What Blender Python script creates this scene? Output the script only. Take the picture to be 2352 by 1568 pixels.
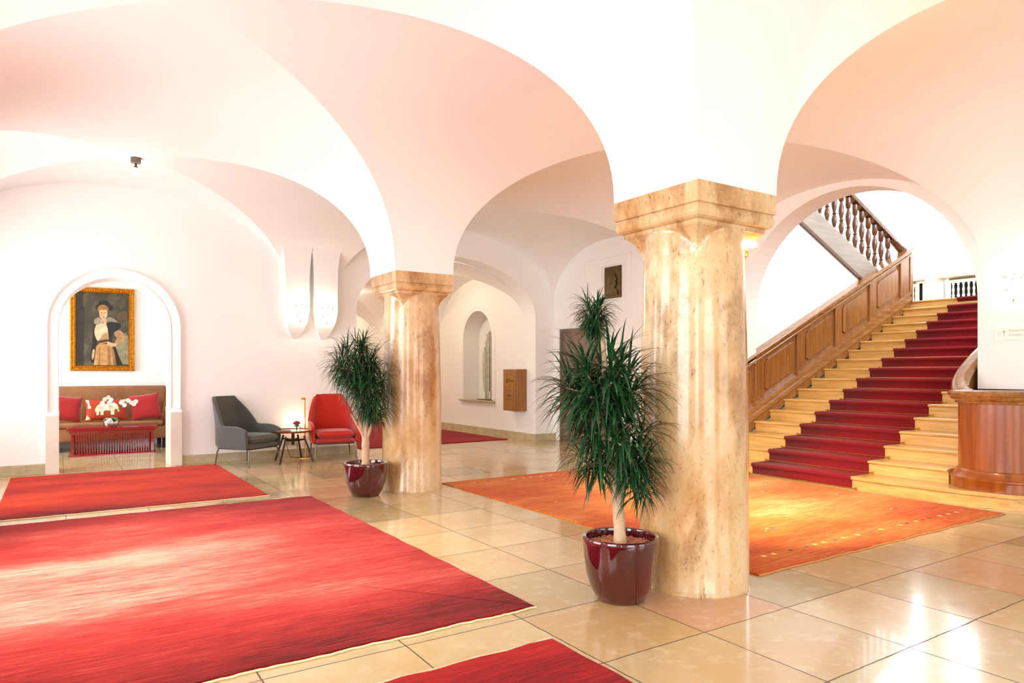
import bpy, bmesh, math, random
from math import sin, cos, pi, radians as R, sqrt, atan2
from mathutils import Vector, Matrix
from mathutils.geometry import tessellate_polygon
random.seed(7)
for o in list(bpy.data.objects): bpy.data.objects.remove(o)
C = bpy.context.scene.collection
S = bpy.context.scene

# ---------------------------------------------------------------- camera, world, daylight, exposure
cd = bpy.data.cameras.new('camera'); cam = bpy.data.objects.new('camera', cd); C.objects.link(cam)
cam.location = (0, 0, 1.3); cam.rotation_euler = (R(90), 0, R(-33.24))
cd.sensor_width = 36; cd.lens = 1591 / 2352 * 36; cd.shift_y = (853.6 - 784) / 2352; cd.clip_start = .05
S.camera = cam
S.view_settings.view_transform = 'Standard'; S.view_settings.look = 'None'
S.view_settings.gamma = 1; S.view_settings.use_curve_mapping = False
S.view_settings.exposure = 0.0
W = bpy.data.worlds.new('world'); S.world = W; W.use_nodes = True
W.node_tree.nodes['Background'].inputs[0].default_value = (.86, .93, 1, 1)
W.node_tree.nodes['Background'].inputs[1].default_value = 2.5

def area(name, loc, rot, sx, sy, power, col=(1, 1, 1)):
    l = bpy.data.lights.new(name, 'AREA'); l.shape = 'RECTANGLE'; l.size = sx; l.size_y = sy
    l.energy = power; l.color = col
    o = bpy.data.objects.new(name, l); o.location = loc; o.rotation_euler = rot; C.objects.link(o); return o
# daylight coming in through the windows: left wall, entrance wall behind the camera, stair hall
DAY = (.93, .97, 1)
for i, yy in enumerate((-3.2, .93, 5.03, 9.0)):
    area('daylight_left_%d' % i, (-1.95, yy, 1.75), (R(90), 0, R(-90)), 2.5, 2.4, 150, DAY)
area('daylight_entrance', (1.0, -5.2, 1.7), (R(90), 0, 0), 3.6, 2.6, 150, (1, .98, .95))
area('daylight_aisle', (5.8, -5.2, 1.7), (R(90), 0, 0), 3.6, 2.6, 60, (1, .95, .9))
area('daylight_stair', (14.95, 6.9, 4.5), (R(90), 0, R(90)), 3.4, 2.5, 200, DAY)
area('daylight_stair_side', (11.0, 3.05, 4.9), (R(90), 0, 0), 3.0, 1.8, 190, DAY)
area('daylight_alcove', (-1.95, 12.6, 1.7), (R(90), 0, R(-90)), 2.0, 2.2, 110, DAY)

def point(name, loc, power, col=(1, .78, .5), r=.04, parent=None):
    l = bpy.data.lights.new(name, 'POINT'); l.energy = power; l.color = col; l.shadow_soft_size = r
    o = bpy.data.objects.new(name, l); o.location = loc; C.objects.link(o)
    if parent: o.parent = parent
    return o
def spot(name, loc, rot, power, col, size, blend=.6, r=.04, parent=None):
    l = bpy.data.lights.new(name, 'SPOT'); l.energy = power; l.color = col
    l.spot_size = R(size); l.spot_blend = blend; l.shadow_soft_size = r
    o = bpy.data.objects.new(name, l); o.location = loc; o.rotation_euler = rot; C.objects.link(o)
    if parent: o.parent = parent
    return o

# ---------------------------------------------------------------- materials
def lin(c):
    return tuple((x / 12.92 if x <= .04045 else ((x + .055) / 1.055) ** 2.4) for x in (v / 255 for v in c)) + (1,)
class NT:
    def __init__(s, name):
        s.m = bpy.data.materials.new(name); s.m.use_nodes = True
        s.t = s.m.node_tree; s.b = s.t.nodes['Principled BSDF']
    def n(s, typ, **kw):
        nd = s.t.nodes.new(typ)
        for k, v in kw.items():
            if k[0] == 'i' and k[1:].isdigit(): s.put(nd.inputs[int(k[1:])], v)
            elif k.startswith('in_'): s.put(nd.inputs[k[3:]], v)
            else: setattr(nd, k, v)
        return nd
    def put(s, sock, v):
        if isinstance(v, bpy.types.NodeSocket): s.t.links.new(v, sock)
        else: sock.default_value = v
    def math(s, op, a, b=0.0, c=0.0): return s.n('ShaderNodeMath', operation=op, i0=a, i1=b, i2=c).outputs[0]
    def mix(s, f, a, b): return s.n('ShaderNodeMix', data_type='RGBA', i0=f, i6=a, i7=b).outputs[2]
    def ramp(s, f, stops):
        nd = s.n('ShaderNodeValToRGB', i0=f); e = nd.color_ramp.elements
        while len(e) < len(stops): e.new(.5)
        for x, (p, c) in zip(e, stops): x.position = p; x.color = c if len(c) == 4 else tuple(c) + (1,)
        return nd.outputs[0]
    def noise(s, vec, scale, detail=4, rough=.5, out=0): return s.n('ShaderNodeTexNoise', in_Vector=vec, in_Scale=scale, in_Detail=detail, in_Roughness=rough).outputs[out]
    def obj(s): return s.n('ShaderNodeTexCoord').outputs['Object']
    def mapv(s, vec, scale=(1, 1, 1), loc=(0, 0, 0), rot=(0, 0, 0)): return s.n('ShaderNodeMapping', i0=vec, i1=loc, i2=rot, i3=scale).outputs[0]
    def bump(s, h, st=.3, d=.01): s.put(s.b.inputs['Normal'], s.n('ShaderNodeBump', in_Height=h, in_Strength=st, in_Distance=d).outputs[0])
    def set(s, **kw):
        for k, v in kw.items(): s.put(s.b.inputs[k.replace('_', ' ')], v)
        return s
def plain(name, rgb, rough=.5, metal=0, var=.08, scale=6, coat=0, bump=0, bscale=60, sheen=0):
    t = NT(name); c = lin(rgb); v = t.obj()
    n = t.noise(v, scale, 5, .6)
    d = tuple(x * (1 - var) for x in c[:3]) + (1,); e = tuple(min(1, x * (1 + var)) for x in c[:3]) + (1,)
    t.set(Base_Color=t.ramp(n, [(.3, d), (.7, e)]), Roughness=rough, Metallic=metal, Coat_Weight=coat, Sheen_Weight=sheen)
    if bump: t.bump(t.noise(v, bscale, 4, .6), bump, .004)
    return t.m
M = {}
# plaster
M['plaster'] = plain('plaster', (249, 248, 245), .85, var=.012, scale=1.2, bump=.04, bscale=30)
M['plaster_cool'] = M['plaster']
M['white_paint'] = plain('white_paint', (246, 243, 240), .45, var=.01)
# travertine
t = NT('travertine'); v = t.obj()
base = t.ramp(t.noise(t.mapv(v, (1, 1, .55)), 2.0, 8, .68), [(.28, lin((176, 126, 70))), (.42, lin((206, 164, 110))), (.56, lin((224, 194, 148))), (.74, lin((236, 214, 176)))])
warp = t.n('ShaderNodeVectorMath', operation='ADD', i0=t.mapv(v, (1, 1, .4)), i1=t.n('ShaderNodeVectorMath', operation='SCALE', i0=t.noise(v, 7, 3, .6, 1), in_Scale=.09).outputs[0]).outputs[0]
sp = t.math('MAXIMUM', t.math('GREATER_THAN', t.noise(warp, 62, 5, .7), .61), t.math('GREATER_THAN', t.noise(warp, 14, 8, .78), .69))
patch = t.ramp(t.noise(t.mapv(v, (1, 1, .5), (3, 1, 7)), 3.1, 5, .6), [(.52, (0, 0, 0)), (.6, (1, 1, 1))])
c1 = t.mix(t.math('MULTIPLY', patch, t.math('MULTIPLY', t.noise(v, 30, 5, .7), .95)), base, lin((146, 92, 34)))
c2 = t.mix(t.math('MULTIPLY', sp, t.math('ADD', t.math('MULTIPLY', patch, .4), .45)), c1, lin((122, 82, 36)))
t.set(Base_Color=c2, Roughness=.2, Coat_Weight=.55, Coat_Roughness=.08); t.bump(sp, -.12, .002); M['travertine'] = t.m
# floor tiles: real joints every 0.66 m
t = NT('floor_stone'); v = t.obj()
sx = t.n('ShaderNodeSeparateXYZ', i0=v)
wob = t.math('MULTIPLY', t.math('SUBTRACT', t.noise(v, 9, 3), .5), .012)
def cell(o, off):
    a = t.math('DIVIDE', t.math('ADD', t.math('SUBTRACT', o, off), wob), .66)
    fl = t.math('FLOOR', a); fr = t.math('SUBTRACT', a, fl)
    return fl, t.math('MINIMUM', fr, t.math('SUBTRACT', 1.0, fr))
fx, ex = cell(sx.outputs[0], 2.04); fy, ey = cell(sx.outputs[1], 2.365)
wn = t.n('ShaderNodeTexWhiteNoise', noise_dimensions='2D', i0=t.n('ShaderNodeCombineXYZ', i0=fx, i1=fy).outputs[0])
tile = t.ramp(wn.outputs[0], [(0, lin((166, 150, 108))), (.2, lin((196, 178, 134))), (.4, lin((214, 192, 144))), (.6, lin((202, 176, 132))), (.82, lin((198, 158, 98))), (.93, lin((212, 190, 146))), (1, lin((206, 156, 122)))])
cl = t.n('ShaderNodeVectorMath', operation='ADD', i0=v, i1=t.n('ShaderNodeVectorMath', operation='SCALE', i0=wn.outputs[1], in_Scale=9.0).outputs[0]).outputs[0]
n1 = t.noise(cl, 2.4, 6, .62)
tile = t.mix(t.ramp(n1, [(.42, (0, 0, 0)), (.72, (.5, .5, .5))]), tile, lin((202, 158, 104)))
tile = t.mix(t.ramp(t.noise(cl, 11, 7, .7), [(.52, (0, 0, 0)), (.72, (.35, .35, .35))]), tile, lin((238, 222, 192)))
jn = t.math('LESS_THAN', t.math('MINIMUM', ex, ey), .0052)
t.set(Base_Color=t.mix(jn, tile, lin((80, 66, 48))), Roughness=t.math('ADD', t.math('MULTIPLY', t.noise(v, 3, 4), .14), t.math('ADD', .10, t.math('MULTIPLY', jn, .5))), IOR=1.55, Coat_Weight=.25, Coat_Roughness=.06)
t.bump(t.math('ADD', t.math('MULTIPLY', jn, -1), t.math('MULTIPLY', t.noise(v, 4, 2), .12)), .18, .004); M['floor'] = t.m
# base stone
t = NT('base_stone'); v = t.obj()
t.set(Base_Color=t.ramp(t.noise(v, 5, 7, .7), [(.3, lin((168, 152, 118))), (.55, lin((196, 182, 148))), (.75, lin((214, 200, 166)))]), Roughness=.35); M['base_stone'] = t.m
M['pale_stone'] = plain('pale_stone', (226, 216, 202), .4, var=.05, scale=3)
def rug(name, stops, xs=.5, ys=7.0, off=0, glare_fade=None, edges=None):
    """pile rug: streaks of dye run along X, so noise is stretched along X"""
    t = NT(name); v = t.obj()
    big = t.noise(t.mapv(v, (.35 * xs * 2, 1.1, 1), (off, off, 0)), 1.3, 3, .55)
    st = t.noise(t.mapv(v, (1.2, ys * 2.2, 1), (off, 0, 0)), 2.6, 7, .72)
    fine = t.noise(t.mapv(v, (14, 60, 1)), 4, 3, .7)
    st2 = t.noise(t.mapv(v, (3.0, 75, 1), (off, 2, 0)), 1.6, 5, .75)
    f = t.math('ADD', t.math('MULTIPLY', big, .55), t.math('ADD', t.math('MULTIPLY', st, .45), t.math('ADD', t.math('MULTIPLY', t.math('SUBTRACT', st2, .5), .5), t.math('MULTIPLY', fine, .11))))
    if edges:
        sy = t.n('ShaderNodeSeparateXYZ', i0=v).outputs[1]
        for e0, ew, ea in edges:
            q = t.math('DIVIDE', t.math('SUBTRACT', sy, e0), ew); f = t.math('SUBTRACT', f, t.math('MULTIPLY', t.math('POWER', 2.718, t.math('MULTIPLY', t.math('MULTIPLY', q, q), -1.0)), ea))
    if glare_fade:  # paler middle: light falling on the pile painted in, plus uneven dye
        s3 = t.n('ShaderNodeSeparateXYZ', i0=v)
        dx = t.math('DIVIDE', t.math('SUBTRACT', s3.outputs[0], glare_fade[0]), glare_fade[2]); dy = t.math('DIVIDE', t.math('SUBTRACT', s3.outputs[1], glare_fade[1]), glare_fade[3])
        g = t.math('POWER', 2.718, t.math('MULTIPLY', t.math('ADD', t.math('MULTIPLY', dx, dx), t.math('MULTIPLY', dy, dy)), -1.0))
        f = t.math('ADD', f, t.math('MULTIPLY', g, glare_fade[4]))
    t.set(Base_Color=t.ramp(f, stops), Roughness=.95, Sheen_Weight=.06, Sheen_Roughness=.4)
    t.b.inputs['Specular IOR Level'].default_value = .15
    t.bump(t.math('ADD', t.math('MULTIPLY', fine, .6), t.math('MULTIPLY', t.noise(v, 160, 3), .8)), .6, .006)
    return t.m
M['rug_b'] = rug('rug_red_large', [(.34, lin((78, 8, 8))), (.46, lin((136, 20, 16))), (.57, lin((172, 40, 34))), (.68, lin((196, 78, 66))), (.84, lin((224, 154, 134)))], glare_fade=(.1, 5.0, 1.7, 1.15, .17), edges=[(3.15, .45, .12), (7.2, .35, .06)])  # pinkish middle mixes uneven dye with painted window sheen
M['rug_a'] = rug('rug_red_back', [(.36, lin((104, 8, 12))), (.46, lin((158, 24, 10))), (.56, lin((192, 44, 12))), (.72, lin((212, 72, 26)))], off=5, edges=[(7.45, .35, .1), (10.4, .3, .08)])
M['rug_c'] = rug('rug_red_front', [(.36, lin((76, 6, 6))), (.5, lin((140, 12, 12))), (.62, lin((182, 26, 22))), (.8, lin((206, 66, 48)))], off=11)
M['rug_d'] = rug('rug_orange', [(.36, lin((150, 34, 8))), (.46, lin((186, 66, 18))), (.56, lin((204, 98, 34))), (.68, lin((220, 136, 64))), (.84, lin((240, 200, 136)))], off=3, glare_fade=(5.9, 5.0, 1.3, 1.2, .2))  # yellowish middle paints in the pool of lamp light
M['rug_e'] = rug('rug_corridor', [(.4, lin((116, 10, 22))), (.6, lin((150, 18, 30))), (.8, lin((176, 34, 42)))], off=17)
M['carpet'] = plain('stair_carpet', (134, 8, 22), .95, var=.12, scale=90, bump=.5, bscale=260, sheen=.03)
def wood(name, a, b, c, rough=.3, sc=1.0, axis=0, coat=.3):
    t = NT(name); v = t.obj(); s = [14, 14, 14]; s[axis] = 1.1
    w = t.noise(t.mapv(v, tuple(x * sc for x in s)), 1.5, 8, .65)
    g = t.noise(t.mapv(v, tuple((60 if i != axis else 3) * sc for i in range(3))), 2, 3, .6)
    f = t.math('ADD', t.math('MULTIPLY', w, .75), t.math('MULTIPLY', g, .25))
    t.set(Base_Color=t.ramp(f, [(.3, lin(a)), (.5, lin(b)), (.7, lin(c))]), Roughness=rough, Coat_Weight=coat, Coat_Roughness=.15)
    t.bump(g, .08, .002); return t.m
M['oak'] = wood('oak_step', (176, 126, 62), (212, 166, 94), (230, 192, 124), .32, axis=1)
M['oak_panel'] = wood('oak_panel', (104, 62, 24), (144, 92, 40), (172, 118, 58), .33, axis=2)
M['oak_rail'] = wood('oak_rail', (112, 68, 28), (152, 100, 50), (182, 130, 74), .22, axis=0, coat=.6)
M['newel'] = wood('newel_wood', (112, 48, 10), (150, 76, 20), (170, 96, 34), .3, sc=.6, axis=2, coat=.4)
M['stringer'] = wood('stringer_board', (128, 116, 106), (146, 134, 122), (160, 150, 138), .4)
M['dark_wood'] = wood('baluster_wood', (60, 30, 16), (92, 52, 30), (122, 78, 50), .3, axis=2, coat=.5)
M['walnut'] = wood('walnut', (92, 44, 22), (128, 66, 34), (150, 86, 48), .25, axis=0, coat=.5)
M['box_wood'] = wood('box_wood', (116, 70, 22), (150, 96, 36), (172, 116, 48), .35, axis=2)
M['box_plate'] = plain('box_plate', (168, 118, 46), .35, .5)
M['brass'] = plain('brass', (222, 170, 84), .25, 1, .1)
M['gold'] = plain('gilded_frame', (214, 150, 46), .35, .85, .35, 30, bump=.9, bscale=70)
M['lacquer'] = plain('red_lacquer', (150, 12, 16), .14, 0, .06, coat=.8)
M['leather'] = plain('tan_leather', (150, 98, 56), .55, 0, .22, 5, bump=.15, bscale=50)
M['pot'] = plain('burgundy_glaze', (78, 8, 18), .1, 0, .45, 4, coat=1)
M['pot_in'] = plain('pot_inner_rim', (60, 12, 16), .3)
M['gravel'] = plain('clay_gravel', (196, 128, 96), .9, 0, .5, 60, bump=1, bscale=80)
M['trunk'] = plain('trunk_bark', (206, 176, 142), .75, 0, .2, 14, bump=.4, bscale=30)
t = NT('dracaena_leaf'); v = t.obj()
t.set(Base_Color=t.ramp(t.noise(v, 8, 3), [(.3, lin((14, 44, 20))), (.55, lin((24, 72, 34))), (.75, lin((46, 104, 52)))]), Roughness=.35, Coat_Weight=.2); M['leaf'] = t.m
M['fab_grey'] = plain('grey_wool', (78, 80, 74), .95, 0, .12, 60, bump=.3, bscale=300, sheen=.3)
M['fab_red'] = plain('red_wool', (190, 30, 2), .95, 0, .1, 60, bump=.3, bscale=300, sheen=.3)
M['cushion'] = plain('red_cushion', (166, 18, 14), .85, 0, .15, 30, bump=.3, bscale=120, sheen=.4)
M['cushion_or'] = plain('rust_cushion', (176, 56, 24), .85, 0, .12, 30, bump=.3, bscale=120)
M['cream'] = plain('cream_print', (240, 222, 176), .85, 0, .1, 20)
M['metal'] = plain('bronzed_metal', (120, 112, 102), .3, 1)
M['steel_dark'] = plain('dark_steel', (58, 58, 54), .35, .8)
M['black'] = plain('black', (18, 18, 18), .6)
M['ink'] = plain('ink', (40, 30, 20), .7)
M['chrome'] = plain('steel_rod', (178, 172, 150), .22, 1, .15, 10)
M['silver'] = plain('silver_pot', (196, 186, 176), .2, 1, .12, 10)
M['bronze'] = plain('bronze_relief', (92, 72, 44), .45, .6, .25, 12, bump=.5, bscale=30)
M['petal'] = plain('white_petal', (250, 248, 244), .5)
M['green'] = plain('orchid_leaf', (58, 110, 42), .35)
M['rose'] = plain('red_rose', (170, 14, 30), .6, bump=.8, bscale=90)
M['paper'] = plain('paper', (190, 180, 172), .6)
M['lilac'] = plain('book_cover', (150, 130, 140), .4)
M['acrylic'] = plain('sign_plate', (250, 246, 240), .15)
M['sign_ink'] = plain('sign_ink', (196, 168, 140), .6)
M['grey_door'] = plain('door_frame', (120, 104, 90), .35, .3)
M['socket'] = plain('lamp_canopy', (110, 100, 90), .4, .6)
def glass(name, tint=(1, 1, 1, 1), rough=0.0, w=.9):
    t = NT(name); nt = t.t
    tr = t.n('ShaderNodeBsdfTransparent', i0=tint); gl = t.n('ShaderNodeBsdfGlossy', i0=(1, 1, 1, 1), i1=rough)
    mx = t.n('ShaderNodeMixShader', i0=t.n('ShaderNodeLayerWeight', i0=.2).outputs[0], i1=tr.outputs[0], i2=gl.outputs[0])
    nt.links.new(mx.outputs[0], nt.nodes['Material Output'].inputs[0]); return t.m
M['glass'] = glass('glass'); M['door_glass'] = glass('door_glass', (.55, .45, .4, 1))
def emis(name, col, st):
    t = NT(name); t.set(Base_Color=col, Emission_Color=col, Emission_Strength=st); return t.m
M['bulb'] = emis('lamp_bulb', (1, .86, .62, 1), 30)
t = NT('sconce_glass'); v = t.obj()
vine = t.ramp(t.noise(t.mapv(v, (1, 1, 1.3)), 17, 5, .6), [(.55, (1, 1, 1)), (.62, (.62, .70, .58))])
s3 = t.n('ShaderNodeSeparateXYZ', i0=v); msk = t.math('LESS_THAN', t.math('ABSOLUTE', t.math('ADD', s3.outputs[2], .02)), .085)
colr = t.mix(msk, (1, 1, 1, 1), vine)
t.set(Base_Color=t.mix(.75, colr, (0, 0, 0, 1)), Emission_Color=colr, Emission_Strength=.85, Roughness=.2); M['sconce'] = t.m

# ---------------------------------------------------------------- mesh helpers
class MB:
    def __init__(s): s.v = []; s.f = []; s.mi = []; s.m = []; s.sm = []
    def mat(s, m):
        if m not in s.m: s.m.append(m)
        return s.m.index(m)
    def add(s, vs, fs, m=None, smooth=False, X=None):
        k = len(s.v); s.v += [tuple(X @ Vector(p)) if X else tuple(p) for p in vs]
        i = s.mat(m) if m else 0
        for f in fs: s.f.append(tuple(a + k for a in f)); s.mi.append(i); s.sm.append(smooth)
        return s
    def box(s, x0, x1, y0, y1, z0, z1, m=None, X=None):
        v = [(x, y, z) for x in (x0, x1) for y in (y0, y1) for z in (z0, z1)]
        return s.add(v, [(0, 1, 3, 2), (4, 6, 7, 5), (0, 4, 5, 1), (2, 3, 7, 6), (0, 2, 6, 4), (1, 5, 7, 3)], m, False, X)
    def lathe(s, prof, n=32, m=None, X=None, smooth=True, cap=True, a0=0, a1=2 * pi):
        full = abs(a1 - a0 - 2 * pi) < 1e-6; k = n if full else n + 1; v = []; f = []
        for r, z in prof:
            for i in range(k):
                a = a0 + (a1 - a0) * i / n; v.append((r * cos(a), r * sin(a), z))
        for j in range(len(prof) - 1):
            for i in range(n):
                i2 = (i + 1) % k; f.append((j * k + i, j * k + i2, (j + 1) * k + i2, (j + 1) * k + i))
        if cap:
            if prof[0][0] > 1e-4: f.append(tuple(range(k))[::-1])
            if prof[-1][0] > 1e-4: f.append(tuple((len(prof) - 1) * k + i for i in range(k)))
        return s.add(v, f, m, smooth, X)
    def tube(s, pts, r, n=8, m=None, X=None, smooth=True, sx=1, sy=1):
        pts = [Vector(p) for p in pts]; rr = r if isinstance(r, (list, tuple)) else [r] * len(pts); v = []; f = []; up = None
        for i, p in enumerate(pts):
            d = (pts[min(i + 1, len(pts) - 1)] - pts[max(i - 1, 0)]).normalized()
            if up is None: up = Vector((0, 0, 1)) if abs(d.z) < .9 else Vector((1, 0, 0))
            a = d.cross(up).normalized(); b = a.cross(d).normalized(); up = b
            for k in range(n):
                t = 2 * pi * k / n; v.append(p + (a * cos(t) * sx + b * sin(t) * sy) * rr[i])
        for i in range(len(pts) - 1):
            for k in range(n): f.append((i * n + k, i * n + (k + 1) % n, (i + 1) * n + (k + 1) % n, (i + 1) * n + k))
        f.append(tuple(range(n))[::-1]); f.append(tuple((len(pts) - 1) * n + k for k in range(n)))
        return s.add(v, f, m, smooth, X)
    def prism(s, poly, fn, d0, d1, m=None, holes=(), smooth=False):
        """polygon (with holes) in 2-D; fn(a,b,d) -> 3-D"""
        loops = [list(poly)] + [list(h) for h in holes]; flat = [p for l in loops for p in l]; n = len(flat)
        tri = tessellate_polygon([[Vector((p[0], p[1], 0)) for p in l] for l in loops])
        v = [fn(a, b, d0) for a, b in flat] + [fn(a, b, d1) for a, b in flat]
        f = [tuple(t) for t in tri] + [tuple(i + n for i in t)[::-1] for t in tri]; k = 0
        for l in loops:
            for i in range(len(l)): j = (i + 1) % len(l); f.append((k + i, k + j, n + k + j, n + k + i))
            k += len(l)
        return s.add(v, f, m, smooth)
    def sweep(s, path, prof, closed=False, m=None, smooth=False, capped=True):
        """profile (out, up) swept along a plan path [(x,y,z)], out is to the right of travel"""
        n = len(path); k = len(prof); v = []; f = []
        for i, p in enumerate(path):
            a = Vector(path[(i - 1) % n] if closed or i > 0 else path[0]); b = Vector(path[(i + 1) % n] if closed or i < n - 1 else path[-1])
            d = (b - a); d.z = 0; d.normalize(); o = Vector((d.y, -d.x, 0))
            for q in prof: v.append(Vector(p) + o * q[0] + Vector((0, 0, q[1])))
        for i in range(n if closed else n - 1):
            j = (i + 1) % n
            for q in range(k): f.append((i * k + q, j * k + q, j * k + (q + 1) % k, i * k + (q + 1) % k))
        if not closed and capped: f.append(tuple(range(k))); f.append(tuple((n - 1) * k + q for q in range(k))[::-1])
        return s.add(v, f, m, smooth)
    def build(s, name, mat=None, parent=None, loc=(0, 0, 0), bevel=0, rot=0, weld=False, angle=40):
        me = bpy.data.meshes.new(name); me.from_pydata([tuple(p) for p in s.v], [], s.f)
        bm = bmesh.new(); bm.from_mesh(me)
        for i, f in enumerate(bm.faces): pass
        bm.to_mesh(me); bm.free()
        mats = s.m or [mat]
        for m in mats: me.materials.append(M[m] if isinstance(m, str) else (m or M[mat] if m else M[mat]))
        me.polygons.foreach_set('material_index', s.mi); me.polygons.foreach_set('use_smooth', s.sm)
        bm = bmesh.new(); bm.from_mesh(me)
        if weld: bmesh.ops.remove_doubles(bm, verts=bm.verts, dist=1e-4)
        bmesh.ops.recalc_face_normals(bm, faces=bm.faces)
        if any(s.sm):
            for e in bm.edges:
                if len(e.link_faces) == 2 and e.calc_face_angle(0) > R(angle): e.smooth = False
        bm.to_mesh(me); bm.free(); me.update()
        o = bpy.data.objects.new(name, me); C.objects.link(o); o.location = loc; o.rotation_euler[2] = rot
        if parent: o.parent = parent
        if bevel:
            b = o.modifiers.new('bevel', 'BEVEL'); b.width = bevel; b.segments = 2; b.limit_method = 'ANGLE'; b.angle_limit = R(40)
        return o
def tag(o, label, cat, group=None, kind=None):
    if label: o['label'] = label
    if cat: o['category'] = cat
    if group: o['group'] = group
    if kind: o['kind'] = kind
    return o
def thing(name, label, cat, loc=(0, 0, 0), rz=0, group=None):
    o = bpy.data.objects.new(name, None); C.objects.link(o); o.location = loc; o.rotation_euler[2] = rz; o.empty_display_size = .1
    return tag(o, label, cat, group)
def struct(o, label=None): o['kind'] = 'structure'; return tag(o, label, None)
def XY(x, y, d): return (x, d, y)          # wall facing Y
def YZ(y, z, d): return (d, y, z)          # wall facing X
def arch(c, half, spring, rise, z0, n=24, p=2.0):
    """closed outline of an arched opening in (s,z)"""
    o = [(c - half, z0)]
    for i in range(n + 1):
        a = pi - pi * i / n; o.append((c + half * cos(a), spring + rise * max(0, sin(a)) ** (2 / p)))
    o.append((c + half, z0)); return o
def rect(a, b, c, d): return [(a, c), (b, c), (b, d), (a, d)]

# ---------------------------------------------------------------- floor
struct(MB().box(-2.3, 14.7, -5.6, 22.4, -.1, 0, 'floor').build('floor'), 'polished cream stone floor laid in large square tiles')

# ---------------------------------------------------------------- groin-vaulted ceiling
ZS = 2.367; RISE = 1.42
def prof(t, p=2.2): t = min(1, max(0, t)); return (1 - (1 - t) ** p) ** (1 / p)
NS = 26; TS = [(i / NS) ** 2.0 for i in range(NS + 1)]
def bay(mb, x0, x1, y0, y1, zs=ZS, rise=RISE, p=2.2, dome=0):
    cx, cy, hx, hy = (x0 + x1) / 2, (y0 + y1) / 2, (x1 - x0) / 2, (y1 - y0) / 2
    def P(ti, tj, sx, sy):
        x = cx + sx * hx * (1 - ti); y = cy + sy * hy * (1 - tj); g = 1
        if dome and x > cx: g = 1 - dome * ((x - cx) / hx) ** 2
        return (x, y, zs + rise * g * prof(max(ti, tj), p))
    for sx in (-1, 1):
        for sy in (-1, 1):
            for web in (0, 1):
                v = []; idx = {}; f = []
                for i in range(NS + 1):
                    for j in range(i + 1):
                        a, b = (TS[i], TS[j]) if web == 0 else (TS[j], TS[i])
                        idx[i, j] = len(v); v.append(P(a, b, sx, sy))
                for i in range(NS):
                    for j in range(i + 1):
                        if j == i: f.append((idx[i, i], idx[i + 1, i + 1], idx[i + 1, i]))
                        else: f.append((idx[i, j], idx[i, j + 1], idx[i + 1, j + 1], idx[i + 1, j]))
                mb.add(v, f, 'plaster', True)
def band(mb, a0, a1, b0, b1, along, zs=ZS, rise=RISE, p=2.2, dome=0):
    """strip between two bays: profile runs over a0..a1, flat over b0..b1"""
    c, h = (a0 + a1) / 2, (a1 - a0) / 2; v = []; f = []
    ss = [c - h * (1 - t) for t in TS] + [c + h * (1 - t) for t in TS[::-1][1:]]
    for s_ in ss:
        g = 1 - dome * max(0, (s_ - c) / h) ** 2 if dome else 1
        z = zs + rise * g * prof(1 - abs(s_ - c) / h, p)
        for b in (b0, b1): v.append((s_, b, z) if along == 'x' else (b, s_, z))
    for i in range(len(ss) - 1): f.append((2 * i, 2 * i + 1, 2 * i + 3, 2 * i + 2))
    mb.add(v, f, 'plaster', True)
XB = [(-1.44, 2.955, 0), (3.645, 7.97, .13)]; YB = [(-4.895, -1.475), (-.785, 2.635), (3.325, 6.745), (7.435, 10.72)]
cb = MB()
for x0, x1, dm in XB:
    for y0, y1 in YB: bay(cb, x0, x1, y0, y1, dome=dm)
    for k in range(3): band(cb, x0, x1, YB[k][1], YB[k + 1][0], 'x', dome=dm)
for y0, y1 in YB: band(cb, y0, y1, 2.955, 3.645, 'y')
ceil = cb.build('ceiling'); struct(ceil, 'white plaster groin vaults over the hall')
cb = MB()
RY = [(11.05, 14.5), (14.85, 18.25), (18.6, 22.0)]
for y0, y1 in RY: bay(cb, 4.0, 7.51, y0, y1, 2.3, 1.0, 2.0)
for k in range(2): band(cb, 4.0, 7.51, RY[k][1], RY[k + 1][0], 'x', 2.3, 1.0, 2.0)
struct(cb.build('ceiling_corridor'), 'groin vault of the corridor behind the arch')
struct(MB().box(-1.9, 3.0, 11.05, 14.3, 3.15, 3.3, 'plaster').build('ceiling_alcove'))
struct(MB().box(8.2, 14.8, 3.2, 9.0, 6.4, 6.6, 'plaster').build('ceiling_stair_hall'))

# ---------------------------------------------------------------- walls
H0 = 3.95
# far wall Y=10.65 with alcove arch and corridor arch
alc = arch(.655, .648, 1.90, .645, -.04, 28)
cor = arch(5.755, 1.755, 2.30, 1.01, -.04, 36)
struct(MB().prism(rect(-1.9, 8.0, -.06, H0), XY, 10.65, 11.08, 'plaster', [alc, cor]).build('wall_far'), 'white plaster wall with the alcove arch')
# wall with niche X=7.5 beyond the corridor arch
nich = arch(12.80, .60, 2.0, .60, .69, 24)
struct(MB().prism(rect(11.08, 22.3, 0, H0), YZ, 7.51, 7.95, 'plaster', [nich]).build('wall_niche'), 'white wall with the arched niche')
mbn = MB(); mbn.prism(rect(12.0, 13.6, .5, 2.8), YZ, 7.9, 8.05, 'plaster'); struct(mbn.build('wall_niche_back'))
struct(MB().box(3.85, 4.0, 11.08, 22.3, 0, H0, 'plaster').build('wall_corridor_left'))
struct(MB().box(3.85, 8.0, 22.05, 22.3, 0, H0, 'plaster').build('wall_corridor_end'))
# right wall X=7.95 with stair arch
sto = arch(4.85, 1.50, 2.05, 1.47, -.04, 36); sto = sto[:-1] + [(6.35, 1.42), (6.475, 1.42), (6.475, -.04)]
struct(MB().prism(rect(-5.5, 10.65, -.06, H0), YZ, 7.95, 8.32, 'plaster', [sto]).build('wall_right'), 'white plaster wall with the stair arch')
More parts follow.
